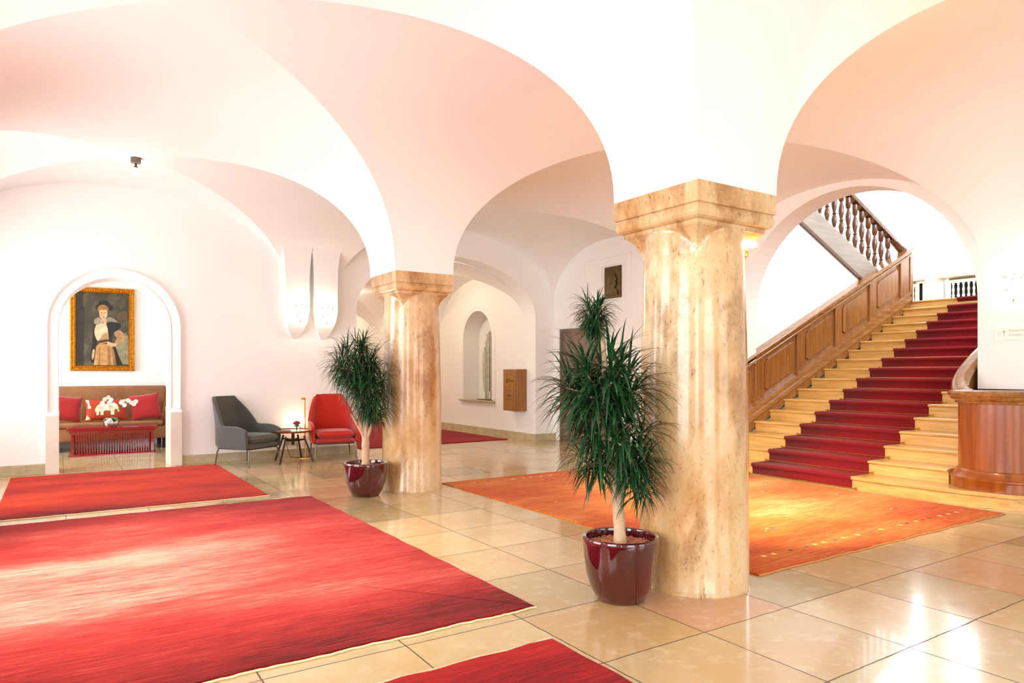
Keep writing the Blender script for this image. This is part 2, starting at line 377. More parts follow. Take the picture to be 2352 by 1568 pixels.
# bevelled lip of the stair arch
# left wall with windows
wl = [arch(y, 1.25, 2.2, .95, .5, 16) for y in (-3.2, .93, 5.03, 9.0)]
struct(MB().prism(rect(-5.5, 10.65, 0, H0), YZ, -1.75, -1.46, 'plaster', wl).build('wall_left'), 'white plaster wall with tall arched windows')
struct(MB().prism(rect(-1.9, 8.0, 0, H0), XY, -5.2, -4.9, 'plaster', [arch(1.0, 1.7, 2.0, 1.2, .02, 16), arch(5.8, 1.7, 2.0, 1.2, .02, 16)]).build('wall_near'), 'plaster wall with two arched windows behind the viewer')
def window(n, c, half, spring, rise, z0, fn, d, name=None):
    fr = MB(); o = arch(c, half, spring, rise, z0, 16); i = arch(c, half - .07, spring, rise - .07, z0 + .07, 16)
    fr.prism(o, fn, d, d + .07, 'white_paint', [i])
    for s_ in (-half / 3, half / 3): fr.prism(rect(c + s_ - .025, c + s_ + .025, z0, spring + rise * .93), fn, d, d + .06, 'white_paint')
    for z in (z0 + (spring - z0) * .5, spring): fr.prism(rect(c - half, c + half, z - .025, z + .025), fn, d, d + .06, 'white_paint')
    w = fr.build('window_%d' % n); struct(w)
    p = MB().prism(i, fn, d + .03, d + .036, 'glass').build('pane', parent=w); return w
for k, y in enumerate((-3.2, .93, 5.03, 9.0)): window(k + 1, y, 1.25, 2.2, .95, .5, YZ, -1.7)
window(5, 1.0, 1.7, 2.0, 1.2, .02, XY, -5.12); window(6, 5.8, 1.7, 2.0, 1.2, .02, XY, -5.12)
# alcove walls
struct(MB().box(-1.9, 3.0, 14.12, 14.3, 0, 3.2, 'plaster').build('wall_alcove_back'))
struct(MB().box(2.85, 3.0, 11.08, 14.12, 0, 3.2, 'plaster').build('wall_alcove_right'))
struct(MB().prism(rect(11.08, 14.12, 0, 3.2), YZ, -1.75, -1.6, 'plaster', [rect(11.6, 13.6, .6, 2.8)]).build('wall_alcove_left'))
# stair hall
struct(MB().box(8.32, 14.8, 3.02, 3.22, 0, 4.0, 'plaster').build('wall_stair_right'))
struct(MB().box(8.32, 14.8, 8.8, 9.0, 0, 6.4, 'plaster').build('wall_stair_left'))
struct(MB().prism(rect(3.02, 9.0, 0, 6.4), YZ, 14.45, 14.8, 'plaster', [rect(4.9, 6.70, 2.72, 5.9), rect(7.08, 8.6, 2.72, 5.9)]).build('wall_stair_back'))
struct(MB().box(8.32, 14.8, 3.02, 3.22, 5.9, 6.4, 'plaster').build('wall_stair_right_upper'))
struct(MB().box(8.1, 8.32, 3.02, 9.0, 3.95, 6.4, 'plaster').build('wall_stair_front'))
struct(MB().box(12.6, 14.8, 3.02, 3.22, 4.0, 5.9, 'plaster').box(8.32, 9.4, 3.02, 3.22, 4.0, 5.9, 'plaster').build('wall_stair_right_piers'))
for n, (a, b) in enumerate(((4.9, 6.70), (7.08, 8.6))):
    fr = MB().prism(rect(a, b, 3.2, 5.9), YZ, 14.6, 14.66, 'white_paint', [rect(a + .06, (a + b) / 2 - .03, 3.26, 5.84), rect((a + b) / 2 + .03, b - .06, 3.26, 5.84)])
    w = fr.build('window_%d' % (7 + n)); struct(w); MB().box(14.62, 14.626, a, b, 3.2, 5.9, 'glass').build('pane', parent=w)
    struct(MB().box(14.36, 14.6, a - .06, b + .06, 3.12, 3.16, 'pale_stone').build('window_sill_%d' % (n + 1)))

# alcove arch surround, jamb stones
mb = MB()
for (r0, r1, d) in ((.645, .80, 10.628),):
    n = 30; outer = [(.655 - r1, .79)]; inner = [(.655 - r0, .79)]
    for i in range(n + 1):
        a = pi - pi * i / n; outer.append((.655 + r1 * cos(a), 1.90 + r1 * sin(a))); inner.append((.655 + r0 * cos(a), 1.90 + r0 * sin(a)))
    outer.append((.655 + r1, .79)); inner.append((.655 + r0, .79))
    prs = [(0, 0), (.02, 0.03), (.03, .055), (.06, .03), (.135, .018), (.15, .03), (.16, 0)]  # (in from the outer edge, projection)
    v = []; f = []; k = len(prs)
    for (ox, oz), (ix, iz) in zip(outer, inner):
        for q, h in prs:
            w_ = q / .16; v.append((ox + (ix - ox) * w_, 10.652 - h, oz + (iz - oz) * w_))
    for i in range(len(outer) - 1):
        for q in range(k - 1): f.append((i * k + q, (i + 1) * k + q, (i + 1) * k + q + 1, i * k + q + 1))
    mb.add(v, f, 'plaster', True)
struct(mb.build('trim_1', angle=25), 'rounded plaster moulding round the alcove arch')
for k, (a, b, n) in enumerate(((-.135, .012, 2), (1.298, 1.445, 3))):
    m2 = MB().box(a, b, 10.57, 11.1, 0, .742, 'pale_stone')
    m2.add([(a, 10.57, .742), (b, 10.57, .742), (b, 11.1, .742), (a, 11.1, .742), (a, 10.64, .80), (b, 10.64, .80), (b, 11.1, .80), (a, 11.1, .80)], [(0, 1, 5, 4), (1, 2, 6, 5), (2, 3, 7, 6), (3, 0, 4, 7), (4, 5, 6, 7)], 'plaster')
    struct(m2.build('trim_%d' % n, bevel=.004), 'pale stone block at the %s foot of the alcove arch' % ('left', 'right')[k])
# baseboards
def bb(name, *boxes):
    m = MB()
    for b in boxes: m.box(*b, 0, .13, 'base_stone')
    return struct(m.build(name, bevel=.004))
bb('baseboard_far', (-1.46, -.135, 10.615, 10.65), (1.445, 4.0, 10.615, 10.65), (7.5, 7.95, 10.60, 10.65), (7.47, 7.51, 10.60, 11.05))
bb('baseboard_niche', (7.475, 7.51, 11.05, 22.05)); bb('baseboard_corridor_left', (4.0, 4.03, 11.08, 22.05))
bb('baseboard_right', (7.92, 7.95, 6.40, 9.3), (7.92, 7.95, -4.9, 2.6))
bb('baseboard_left', (-1.46, -1.43, -4.9, 10.6)); bb('baseboard_near', (2.8, 4.0, -4.9, -4.87))
# niche moulding + sill
v = []; f = []; n = 26; pts = []
for (r, a_) in ((.735, 0),): pass
out = [(12.8 - .735, .72)] + [(12.8 + .735 * cos(pi - pi * i / n), 2.0 + .70 * sin(pi * i / n)) for i in range(n + 1)] + [(12.8 + .735, .72)]
inn = [(12.8 - .60, .72)] + [(12.8 + .60 * cos(pi - pi * i / n), 2.0 + .60 * sin(pi * i / n)) for i in range(n + 1)] + [(12.8 + .60, .72)]
prs = [(0, 0), (.1, .022), (.25, .022), (.35, .008), (.8, .008), (.86, .02), (1, .02), (1, .001)]
for a, b in zip(out, inn):
    for w_, h in prs: v.append((7.51 - h, a[0] + (b[0] - a[0]) * w_, a[1] + (b[1] - a[1]) * w_))
k = len(prs)
for i in range(len(out) - 1):
    for q in range(k - 1): f.append((i * k + q, (i + 1) * k + q, (i + 1) * k + q + 1, i * k + q + 1))
struct(MB().add(v, f, 'plaster').build('trim_4'), 'moulding round the arched niche')
struct(MB().box(7.44, 7.95, 12.08, 13.52, .665, .70, 'base_stone').build('trim_5', bevel=.004), 'stone sill of the arched niche')
# corbelled springers on the far wall
def corbel(n, xc, w, dep, ztop, zb, y=10.65):
    m = MB(); v = []; lv = [(zb, 0, .2), (zb + .1, .4, .55), (zb + .25, .85, .85), (zb + .42, 1, 1), (2.45, 1, 1), (2.7, 1, 1), (2.9, 1.0, 1.05), (3.1, 1.04, 1.18), (3.3, 1.25, 1.5), (3.45, 1.8, 2.0)]
    for z, d, s_ in lv: v += [(xc - w * s_, y + .02, z), (xc - w * s_, y - dep * d, z), (xc + w * s_, y - dep * d, z), (xc + w * s_, y + .02, z)]
    f = []
    for i in range(len(lv) - 1):
        for q in range(4): f.append((i * 4 + q, i * 4 + (q + 1) % 4, i * 4 + 4 + (q + 1) % 4, i * 4 + 4 + q))
    f.append((0, 1, 2, 3)); m.add(v, f, 'plaster', True); return struct(m.build('trim_%d' % n), 'white plaster springer tapering into the far wall')
corbel(6, 3.02, .18, .15, 3.08, 1.80); corbel(7, 3.46, .18, .15, 3.08, 1.80)
# panel mouldings on right wall
def panel_frame(n, y0, y1, z0, z1, x=7.95):
    return struct(MB().prism(rect(y0, y1, z0, z1), YZ, x - .016, x + .002, 'plaster', [rect(y0 + .03, y1 - .03, z0 + .03, z1 - .03)]).build('trim_%d' % n))
panel_frame(9, 8.52, 9.75, 2.42, 3.30); panel_frame(10, 8.66, 9.28, 2.5, 3.16); panel_frame(11, 7.6, 8.3, .9, 2.3)

# ---------------------------------------------------------------- columns
def column(x, y, label):
    t = thing('stone_column', label, 'column', (x, y, 0), 0, 'round travertine columns of the arcade')
    MB().lathe([(.336, 0), (.338, .01), (.33, .03), (.327, .5), (.325, 1.0), (.316, 1.5), (.305, 1.9), (.302, 1.99)], 96, 'travertine', cap=False).build('shaft', parent=t)
    m = MB(); n = 96; v = []; f = []; L = 22; z0, z1 = 1.93, 2.142
    for j in range(L + 1):
        q = j / L; z = z0 + (z1 - z0) * q; a = .2135 + (.301 - .2135) * q ** 3.0
        for i in range(n):
            th = 2 * pi * i / n + pi / n * 0; s_ = max(abs(cos(th)), abs(sin(th))); r = max(.3015, a / s_); v.append((r * cos(th), r * sin(th), z))
    for j in range(L):
        for i in range(n): f.append((j * n + i, j * n + (i + 1) % n, (j + 1) * n + (i + 1) % n, (j + 1) * n + i))
    m.add(v, f, 'travertine', True)
    pr = [(.296, 2.135), (.300, 2.145), (.300, 2.163), (.318, 2.168), (.332, 2.178), (.339, 2.195), (.338, 2.213), (.334, 2.228), (.331, 2.246), (.345, 2.250), (.345, 2.367)]
    v = []; f = []
    for a, z in pr: v += [(-a, -a, z), (a, -a, z), (a, a, z), (-a, a, z)]
    for i in range(len(pr) - 1):
        for q in range(4): f.append((i * 4 + q, i * 4 + (q + 1) % 4, i * 4 + 4 + (q + 1) % 4, i * 4 + 4 + q))
    f += [(0, 1, 2, 3), tuple(len(v) - 4 + i for i in range(4))]
    m.add(v, f, 'travertine', False); m.build('capital', parent=t, angle=30)
    return t
column(3.30, 2.98, 'thick travertine column in the foreground beside the taller potted plant')
column(3.31, 7.09, 'travertine column farther back, orange side lit, beside the smaller potted plant')
column(3.30, -1.13, 'travertine column behind the viewer, nearest the entrance windows')

# ---------------------------------------------------------------- ceiling lamps
def ceiling_lamp(x, y, label, power):
    z = ZS + RISE
    t = thing('ceiling_lamp', label, 'lamp', (x, y, z), 0, 'ceiling lamps at the vault crowns')
    MB().lathe([(.0, 0.0), (.055, 0), (.055, -.06), (.0, -.06)], 24, 'socket', cap=False).build('canopy', parent=t)
    MB().lathe([(.012, -.06), (.012, -.09), (.02, -.10), (.02, -.12)], 16, 'socket').build('stem', parent=t)
    MB().lathe([(.0, -.115), (.02, -.12), (.038, -.15), (.038, -.175), (.02, -.2), (.0, -.205)], 20, 'bulb', cap=False).build('bulb', parent=t)
    spot('ceiling_lamp_light', (0, 0, -.23), (0, 0, 0), power, (1, .83, .55), 62, .9, .05, t)
    return t
ceiling_lamp(.757, 9.14, 'small ceiling lamp at the vault crown before the alcove', 60)

def corridor_fill(y, label, power):  # unseen lamps added to light up the dark corridor
    t = thing('ceiling_lamp', label, 'lamp', (5.755, y, 3.3), 0, 'added lamps brightening the corridor')
    MB().lathe([(0, 0), (.06, 0), (.06, -.05), (0, -.05)], 24, 'socket', cap=False).build('canopy', parent=t)
    MB().lathe([(0, -.05), (.04, -.06), (.05, -.09), (.03, -.13), (0, -.135)], 20, 'bulb', cap=False).build('bulb', parent=t)
    point('corridor_fill_light', (0, 0, -.2), power, (1, .82, .58), .06, t)
corridor_fill(12.78, 'added corridor ceiling lamp hidden behind the farther column', 55)
corridor_fill(16.55, 'added unseen corridor ceiling lamp in the second vault beyond the arch', 60)
corridor_fill(20.3, 'added unseen corridor ceiling lamp in the last vault beyond the arch', 60)
# ---------------------------------------------------------------- rugs
def make_rug(name, x0, x1, y0, y1, mat, label, cat='rug', fringe=(True, True), sq=False, th=.014):
    m = MB(); n = 40
    t = thing(name, label, cat, (0, 0, 0))
    def wob(s): return .006 * sin(s * 5 + x0) + .003 * sin(s * 17)
    v = []; f = []; path = []
    for i in range(n + 1): path.append((x0 + (x1 - x0) * i / n, y0 + wob(i * .2)))
    for i in range(n + 1): path.append((x1 + wob(i * .3) * .6, y0 + (y1 - y0) * i / n))
    for i in range(n + 1): path.append((x1 - (x1 - x0) * i / n, y1 + wob(i * .25)))
    for i in range(n + 1): path.append((x0, y1 - (y1 - y0) * i / n))
    cx, cy = (x0 + x1) / 2, (y0 + y1) / 2; k = len(path)
    for (ins, z) in ((0, .001), (0, th * .6), (.008, th)):
        for (x, y) in path: v.append((x + (ins if x < cx else -ins), y + (ins if y < cy else -ins), z))
    for j in range(2):
        for i in range(k): f.append((j * k + i, j * k + (i + 1) % k, (j + 1) * k + (i + 1) % k, (j + 1) * k + i))
    f.append(tuple(2 * k + i for i in range(k)))
    m.add(v, f, mat)
    for (y, on, s_) in ((y0, fringe[0], -1), (y1, fringe[1], 1)):
        if on:
            fm = MB(); pts = [(x0 + (x1 - x0) * i / 120, y + s_ * (.007 + random.uniform(-.003, .003)) + wob(i / 3 * .2) * .9, .006) for i in range(121)]
            fm.tube(pts, .006, 5, 'cream' if mat != 'rug_d' else 'rug_binding'); fm.build('binding', parent=t)
    if sq:
        sm = m; rnd = random.Random(3)
        cols = ['sq_cream', 'sq_cream', 'sq_teal', 'sq_violet', 'sq_cream', 'sq_dark']
        for yy in (y0 + .25, y1 - .22):
            x = x0 + .2
            while x < x1 - .15:
                c = rnd.choice(cols); w = .034 if c == 'sq_cream' else .026; x += rnd.choice((.11, .15, .19))
                sm.box(x - w / 2, x + w / 2, yy - w / 2, yy + w / 2, th - .002, th + .0012, c)
        for _ in range(16):
            x = rnd.uniform(x0 + .2, x1 - .3); yy = rnd.uniform(y0 + .5, y1 - .4)
            for q in range(3): sm.box(x + q * .05, x + q * .05 + .02, yy + rnd.uniform(-.015, .015), yy + .02, th - .002, th + .0012, cols[q + 1])
    m.build('pile', parent=t)
    return t
M['rug_binding'] = plain('rug_binding', (206, 150, 96), .9)
for nme, c in (('sq_cream', (240, 206, 122)), ('sq_teal', (60, 74, 66)), ('sq_violet', (128, 84, 110)), ('sq_dark', (44, 50, 40))): M[nme] = plain(nme, c, .9)
make_rug('area_rug', -.48, 1.85, 7.46, 10.38, 'rug_a', 'red rug with darker edges lying before the portrait alcove, farther of the two left rugs')
make_rug('area_rug', -.95, 2.20, 3.12, 7.18, 'rug_b', 'largest red rug with a pinkish middle of uneven dye and painted window sheen, in the left foreground')
make_rug('area_rug', -.6, 2.0, -.9, 2.70, 'rug_c', 'dark red rug whose corner shows at the bottom edge of the view', fringe=(False, True))
make_rug('area_rug', 3.73, 7.22, 2.83, 7.17, 'rug_d', 'orange rug with small woven squares at the foot of the stairs', sq=True)
make_rug('runner_rug', 4.25, 7.22, 11.15, 21.5, 'rug_e', 'crimson runner rug in the corridor behind the arch', fringe=(False, False))

# ---------------------------------------------------------------- potted dracaenas
def leaf_strip(mb, p, d, L, w, droop, col=None, avoid=None):
    """one narrow leaf from p in direction d bending under its weight"""
    p = Vector(p); d = Vector(d).normalized(); side = d.cross(Vector((0, 0, 1)))
    if side.length < .1: side = Vector((1, 0, 0))
    side.normalize(); n = 6; v = []; q = p.copy(); st = L / n
    for i in range(n + 1):
        t = i / n; ww = w * (.45 + 1.5 * t) if t < .3 else w * .9 * (1 - ((t - .3) / .7) ** 1.6) + .0006
        pp = q.copy()
        if avoid:
            ax, ay, ar = avoid; dx, dy = pp.x - ax, pp.y - ay; dd = sqrt(dx * dx + dy * dy)
            if dd < ar: pp.x = ax + dx / dd * ar; pp.y = ay + dy / dd * ar
        nrm = side.cross(d).normalized()
        v += [pp - side * ww, pp + nrm * ww * -.35, pp + side * ww]
        d = (d + Vector((0, 0, -droop * (.6 + t)))).normalized(); q = q + d * st
    f = []
    for i in range(n): f += [(3 * i, 3 * i + 1, 3 * i + 4, 3 * i + 3), (3 * i + 1, 3 * i + 2, 3 * i + 5, 3 * i + 4)]
    mb.add(v, f, 'leaf', True)
def rosette(mb, p, ax, nl, L, w, rnd, avoid=None, droop=.26, stem=.10):
    ax = Vector(ax).normalized(); a = ax.orthogonal().normalized(); b = ax.cross(a)
    for i in range(nl):
        th = i * 2.39996 + rnd.uniform(-.3, .3); u = (i + .5) / nl
        el = R(78 - 95 * u + rnd.uniform(-9, 9))
        d = ax * sin(el) + (a * cos(th) + b * sin(th)) * cos(el)
        leaf_strip(mb, Vector(p) - ax * stem * u, d, L * rnd.uniform(.72, 1.12), w * rnd.uniform(.8, 1.2), droop * rnd.uniform(.7, 1.35), None, avoid)
def pot(name_parent, rr=.22, hh=.365):
    m = MB(); s = rr / .22; h = hh / .365
    m.lathe([(0, 0), (.125 * s, 0), (.138 * s, .008 * h), (.172 * s, .07 * h), (.200 * s, .16 * h), (.213 * s, .25 * h), (.219 * s, .33 * h), (.221 * s, .352 * h), (.217 * s, .363 * h), (.206 * s, .367 * h), (.196 * s, .362 * h), (.193 * s, .345 * h), (.19 * s, .30 * h), (.0, .30 * h)], 64, 'pot', cap=False)
    m.build('pot', parent=name_parent)
    g = MB(); rnd = random.Random(5)
    g.lathe([(0, .322 * h), (.1 * s, .322 * h), (.186 * s, .318 * h), (.19 * s, .30 * h)], 48, 'gravel', cap=False)
    for i in range(420):
        r = sqrt(rnd.random()) * .18 * s; a = rnd.random() * 6.28; q = rnd.uniform(.004, .009); X = Matrix.Translation((r * cos(a), r * sin(a), .323 * h)) @ Matrix.Rotation(rnd.random() * 3, 4, (rnd.random(), rnd.random(), .3)) @ Matrix.Scale(q, 4)
        g.add([(1, 0, 0), (-1, 0, 0), (0, 1, 0), (0, -1, 0), (0, 0, .8), (0, 0, -.8)], [(0, 2, 4), (2, 1, 4), (1, 3, 4), (3, 0, 4), (2, 0, 5), (1, 2, 5), (3, 1, 5), (0, 3, 5)], 'gravel', False, X)
    g.build('clay_granules', parent=name_parent)['kind'] = 'stuff'
# view-aligned directions in plan, only used to give the stems the lean seen in the photo
RV = Vector((.8364, -.548, 0)); FV = Vector((.548, .8364, 0)); UP = Vector((0, 0, 1))
def plant(x, y, stems, heads, label, rr, hh, seed, avoid):
    rnd = random.Random(seed)
    t = thing('potted_dracaena', label, 'potted plant', (x, y, 0)); pot(t, rr, hh)
    st = MB(); fo = MB()
    cv = lambda q: RV * q[0] + FV * q[1] + UP * q[2]
    for pts, r in stems:
        P = [cv(q) for q in pts]; n = len(P); fine = []; rad = []
        for i in range(n - 1):
            for k in range(5): fine.append(P[i].lerp(P[i + 1], k / 5)); rad.append(r[0] + (r[1] - r[0]) * (i + k / 5) / (n - 1))
        fine.append(P[-1]); rad.append(r[1])
        for _ in range(3): fine = [fine[0]] + [(fine[i - 1] + fine[i] * 2 + fine[i + 1]) / 4 for i in range(1, len(fine) - 1)] + [fine[-1]]
        rad = [q * (1 + .06 * sin(i * 1.9)) for i, q in enumerate(rad)]
        st.tube(fine, rad, 12, 'trunk')
    st.build('trunk', parent=t)
    av = (avoid[0] - x, avoid[1] - y, avoid[2])
    for (c, rad, nr, nl, L, w, dr) in heads:
        c = cv(c)
        for i in range(nr):
            u = 1 - 2 * (i + .5) / nr; th = i * 2.39996; q = sqrt(1 - u * u) * rnd.uniform(.75, 1.1)
            d = Vector((cos(th) * q, sin(th) * q, u * .95))
            p = c + Vector((d.x * rad[0], d.y * rad[0], d.z * rad[1]))
            dd = Vector((p.x - av[0], p.y - av[1])); 
            if dd.length < av[2] + .02: dd = dd.normalized() * (av[2] + .02); p.x = av[0] + dd.x; p.y = av[1] + dd.y
            ax = Vector((d.x * .9, d.y * .9, .75 + .5 * u)); st2 = c.lerp(p, .35)
            fo.tube([st2 - UP * .05, p - UP * .02], .005, 5, 'trunk')
            rosette(fo, p, ax, nl, L, w, rnd, av, dr)
    fo.build('foliage', parent=t)
    return t
plant(2.70, 2.985,
      [([(0, 0, .30), (-.01, 0, .50), (-.03, 0, .66), (-.08, 0, .82), (-.10, 0, 1.1), (-.09, .0, 1.35), (-.11, 0, 1.62)], (.037, .011)),
       ([(-.03, 0, .62), (.01, .02, .80), (.05, .03, 1.0), (.06, .02, 1.25)], (.022, .010)),
       ([(-.04, 0, .68), (-.07, -.03, .85), (-.13, -.05, 1.05), (-.19, -.05, 1.2)], (.02, .010)),
       ([(-.015, 0, .60), (-.06, .02, .72), (-.08, .03, .9)], (.018, .010)),
       ([(0, 0, .62), (.05, -.02, .72), (.10, -.02, .82)], (.014, .008))],
      [((-.10, 0, 1.22), (.20, .17), 20, 34, .28, .0095, .19), ((-.05, 0, .98), (.22, .12), 10, 28, .27, .008, .24),
       ((-.15, 0, 1.64), (.07, .07), 14, 36, .13, .004, .22), ((.07, -.02, .80), (.10, .06), 9, 28, .23, .007, .24), ((-.14, -.02, .80), (.10, .05), 5, 24, .22, .0065, .25), ((.12, -.03, .66), (.05, .04), 3, 24, .18, .006, .26)],
      'tall potted dracaena in a burgundy pot standing before the nearest column', .22, .362, 11, (3.30, 2.98, .345))
plant(2.71, 6.95,
      [([(0, 0, .30), (-.0, 0, .45), (.0, 0, .62)], (.042, .04)),
       ([(0, 0, .56), (-.06, 0, .75), (-.10, 0, .95), (-.12, 0, 1.2)], (.024, .012)),
       ([(-.01, 0, .58), (-.03, .02, .8), (-.05, .02, 1.05), (-.02, .02, 1.35)], (.022, .011)),
       ([(.0, 0, .60), (.01, 0, .8), (.01, 0, 1.0), (.04, 0, 1.25)], (.02, .011)),
       ([(.01, 0, .58), (.06, .0, .72), (.10, 0, .86), (.14, 0, 1.0)], (.018, .009)),
       ([(-.01, 0, .6), (-.09, -.02, .76), (-.15, -.02, .86)], (.018, .009))],
      [((-.10, 0, 1.38), (.22, .18), 22, 40, .27, .006, .25), ((.03, 0, 1.18), (.19, .20), 18, 36, .25, .006, .3), ((.07, 0, .93), (.15, .09), 9, 32, .22, .006, .33), ((-.05, 0, 1.62), (.08, .05), 4, 30, .22, .005, .2)],
      'potted dracaena in a burgundy pot beside the column farther back', .23, .35, 23, (3.31, 7.09, .345))

# ---------------------------------------------------------------- armchairs
def armchair(x, y, rz, fab, label):
    t = thing('armchair', label, 'armchair', (x, y, 0), rz, 'high-back lounge chairs by the far wall')
    # shell: front is local -Y
    NSG = 80; v = []; f = []; rows = 12
    def plan(s):  # s in -1..1 along the U, returns x,y
        a = abs(s); sg = 1 if s > 0 else -1
        hw, dp, rc = .315, .29, .16
        L1 = .46; L2 = rc * pi / 2; L3 = hw - rc; T = L1 + L2 + L3; d = (1 - a) * T
        if d < L1: return sg * (hw + .0), -dp + d
        if d < L1 + L2:
            q = (d - L1) / rc; return sg * (hw - rc + rc * cos(q)), -dp + L1 + rc * sin(q)
        return sg * (hw - rc - (d - L1 - L2)), -dp + L1 + rc
    for i in range(NSG + 1):
        s = -1 + 2 * i / NSG; px, py = plan(s); a = abs(s)
        bl = max(0, min(1, (.54 - a) / .17)); bl = bl * bl * (3 - 2 * bl)       # 0 arm, 1 back
        armz = .555 - .06 * max(0, (a - .75) / .25) ** 2
        top = armz + (.955 - armz) * bl
        for j in range(rows + 1):
            q = j / rows; z = .26 + (top - .26) * q
            k = max(0, (z - .5) / .45) * bl
            kk = min(1, k * 1.15); xx = px * (1 - .34 * k ** .8) * (1 + .05 * q * (1 - bl)); yy = py + (.33 - py) * .72 * kk + .09 * k + .02 * q * bl
            if j == 0: xx *= .93; yy = yy * .95
            v.append((xx, yy, z))
    for i in range(NSG):
        for j in range(rows): k = i * (rows + 1) + j; f.append((k, k + rows + 1, k + rows + 2, k + 1))
    o = MB().add(v, f, fab, True).build('shell', parent=t)
    so = o.modifiers.new('solid', 'SOLIDIFY'); so.thickness = .05; so.offset = 0
    be = o.modifiers.new('bev', 'BEVEL'); be.width = .018; be.segments = 3; be.limit_method = 'ANGLE'; be.angle_limit = R(50)
    def pad(name, x0, x1, y0, y1, z0, z1, pw=5):
        m = MB(); n = 16; v = []; f = []
        for i in range(n + 1):
            for j in range(n + 1):
                u, w = -1 + 2 * i / n, -1 + 2 * j / n; ed = (1 - abs(u) ** pw) * (1 - abs(w) ** pw)
                v.append(((x0 + x1) / 2 + u * (x1 - x0) / 2, (y0 + y1) / 2 + w * (y1 - y0) / 2, (z0 + z1) / 2 + (z1 - z0) / 2 * ed ** .4))
        for i in range(n + 1):
            for j in range(n + 1):
                u, w = -1 + 2 * i / n, -1 + 2 * j / n; ed = (1 - abs(u) ** pw) * (1 - abs(w) ** pw)
                v.append(((x0 + x1) / 2 + u * (x1 - x0) / 2, (y0 + y1) / 2 + w * (y1 - y0) / 2, (z0 + z1) / 2 - (z1 - z0) / 2 * ed ** .4))
        N = (n + 1) ** 2
        for i in range(n):
            for j in range(n):
                k = i * (n + 1) + j; f += [(k, k + 1, k + n + 2, k + n + 1), (N + k, N + k + n + 1, N + k + n + 2, N + k + 1)]
        return m.add(v, f, fab, True).build(name, parent=t, weld=True)
    pad('seat_base', -.30, .30, -.31, .30, .245, .325, 10)
    pad('seat_cushion', -.275, .275, -.33, .22, .32, .44, 6)
    fr = MB(); c = [(-.27, -.27), (.27, -.27), (.27, .25), (-.27, .25)]
    for i in range(4):
        a, b = c[i], c[(i + 1) % 4]; fr.tube([(a[0], a[1], .245), (b[0], b[1], .245)], .013, 8, 'metal', sx=1.2, sy=.7)
    fr.build('base_frame', parent=t)
    for (px, py) in c:
        sgx = 1 if px > 0 else -1; sgy = 1 if py > 0 else -1
        MB().tube([(px, py, .25), (px + sgx * .015, py + sgy * .015, .20), (px + sgx * .035, py + sgy * .04, 0)], [.013, .011, .008], 8, 'metal').build('leg', parent=t)
    return t
armchair(2.22, 10.15, R(35), 'fab_grey', 'grey high-back armchair with slim metal legs by the far wall')
armchair(3.47, 10.22, R(-10), 'fab_red', 'bright red high-back armchair beside the round side table')

# side table between the chairs
t = thing('side_table', 'round walnut side table on splayed dark legs between the armchairs', 'table', (2.86, 10.18, 0))
MB().lathe([(0, .425), (.27, .425), (.295, .43), (.308, .445), (.310, .458), (.305, .458), (.298, .447), (.0, .446)], 64, 'walnut', cap=False).build('tabletop', parent=t)
MB().lathe([(.022, .24), (.022, .425)], 16, 'steel_dark').build('column', parent=t)
m = MB(); legs = [(-.17, .30), (-.26, -.28), (.22, -.24), (.20, .26)]
for lx, ly in legs: m.tube([(0, 0, .30), (lx * .62, ly * .62, .325)], .014, 6, 'steel_dark')
m.build('crossbar', parent=t)
for lx, ly in legs: MB().tube([(lx * .55, ly * .55, .37), (lx, ly, 0)], .016, 6, 'steel_dark', sx=1.1, sy=.8).build('leg', parent=t)
# vase with rose
t = thing('flower_vase', 'small square glass vase with a red rose on the side table', 'vase', (2.90, 10.13, .446))
o = MB().box(-.05, .05, -.05, .05, 0, .085, 'glass').build('glass', parent=t)
MB().tube([(0, 0, .004), (0, 0, .09)], .012, 8, 'green').lathe([(0, .05), (.035, .06), (.03, .09), (0, .095)], 12, 'green').build('stem', parent=t)
m = MB()
for k in range(26):
    a = k * 2.4; r = .04 * sqrt(k / 26); X = Matrix.Translation((r * cos(a), r * sin(a), .105 + .02 * (1 - k / 26))) @ Matrix.Scale(.019, 4)
    m.lathe([(0, -1), (.7, -.6), (1, 0), (.7, .7), (0, 1)], 8, 'rose', X)
m.build('rose_bloom', parent=t)
# tray / magazine on side table
tag(MB().box(-.10, .10, -.07, .07, 0, .008, 'lilac').box(-.085, .085, -.055, .055, .008, .012, 'paper').build('magazine', loc=(2.70, 10.15, .4475), rot=.3), 'flat magazine lying on the round side table', 'magazine')
# reading lamp
t = thing('floor_lamp', 'slim brass reading lamp behind the side table', 'lamp', (3.13, 10.50, 0))
MB().lathe([(.0, 0), (.11, 0), (.11, .008), (.0, .012)], 32, 'brass', cap=False).build('base', parent=t)
MB().tube([(0, 0, .008), (0, 0, .905)], .009, 8, 'brass').build('pole', parent=t)
MB().tube([(-.055, 0, .895), (.01, 0, .895)], .014, 10, 'brass').build('head', parent=t)
m = MB().tube([(-.02, -.01, .01), (-.12, .0, .008), (-.2, .06, .02), (-.26, .07, .2), (-.22, .08, .28)], .004, 6, 'black'); m.build('cord', parent=t)
point('reading_light', (-.10, .04, .55), 3.0, (1, .75, .42), .05, t)
tag(MB().box(-.09, .09, -.012, .0, .20, .30, 'paper').box(-.002, .002, -.011, -.001, .30, .312, 'steel_dark').tube([(.07, -.02, .2), (.08, -.03, .1), (.05, -.03, .02)], .004, 6, 'black').build('outlet_box', loc=(2.98, 10.65, 0)), 'pale outlet box with black cable on the wall under the side table', 'outlet')

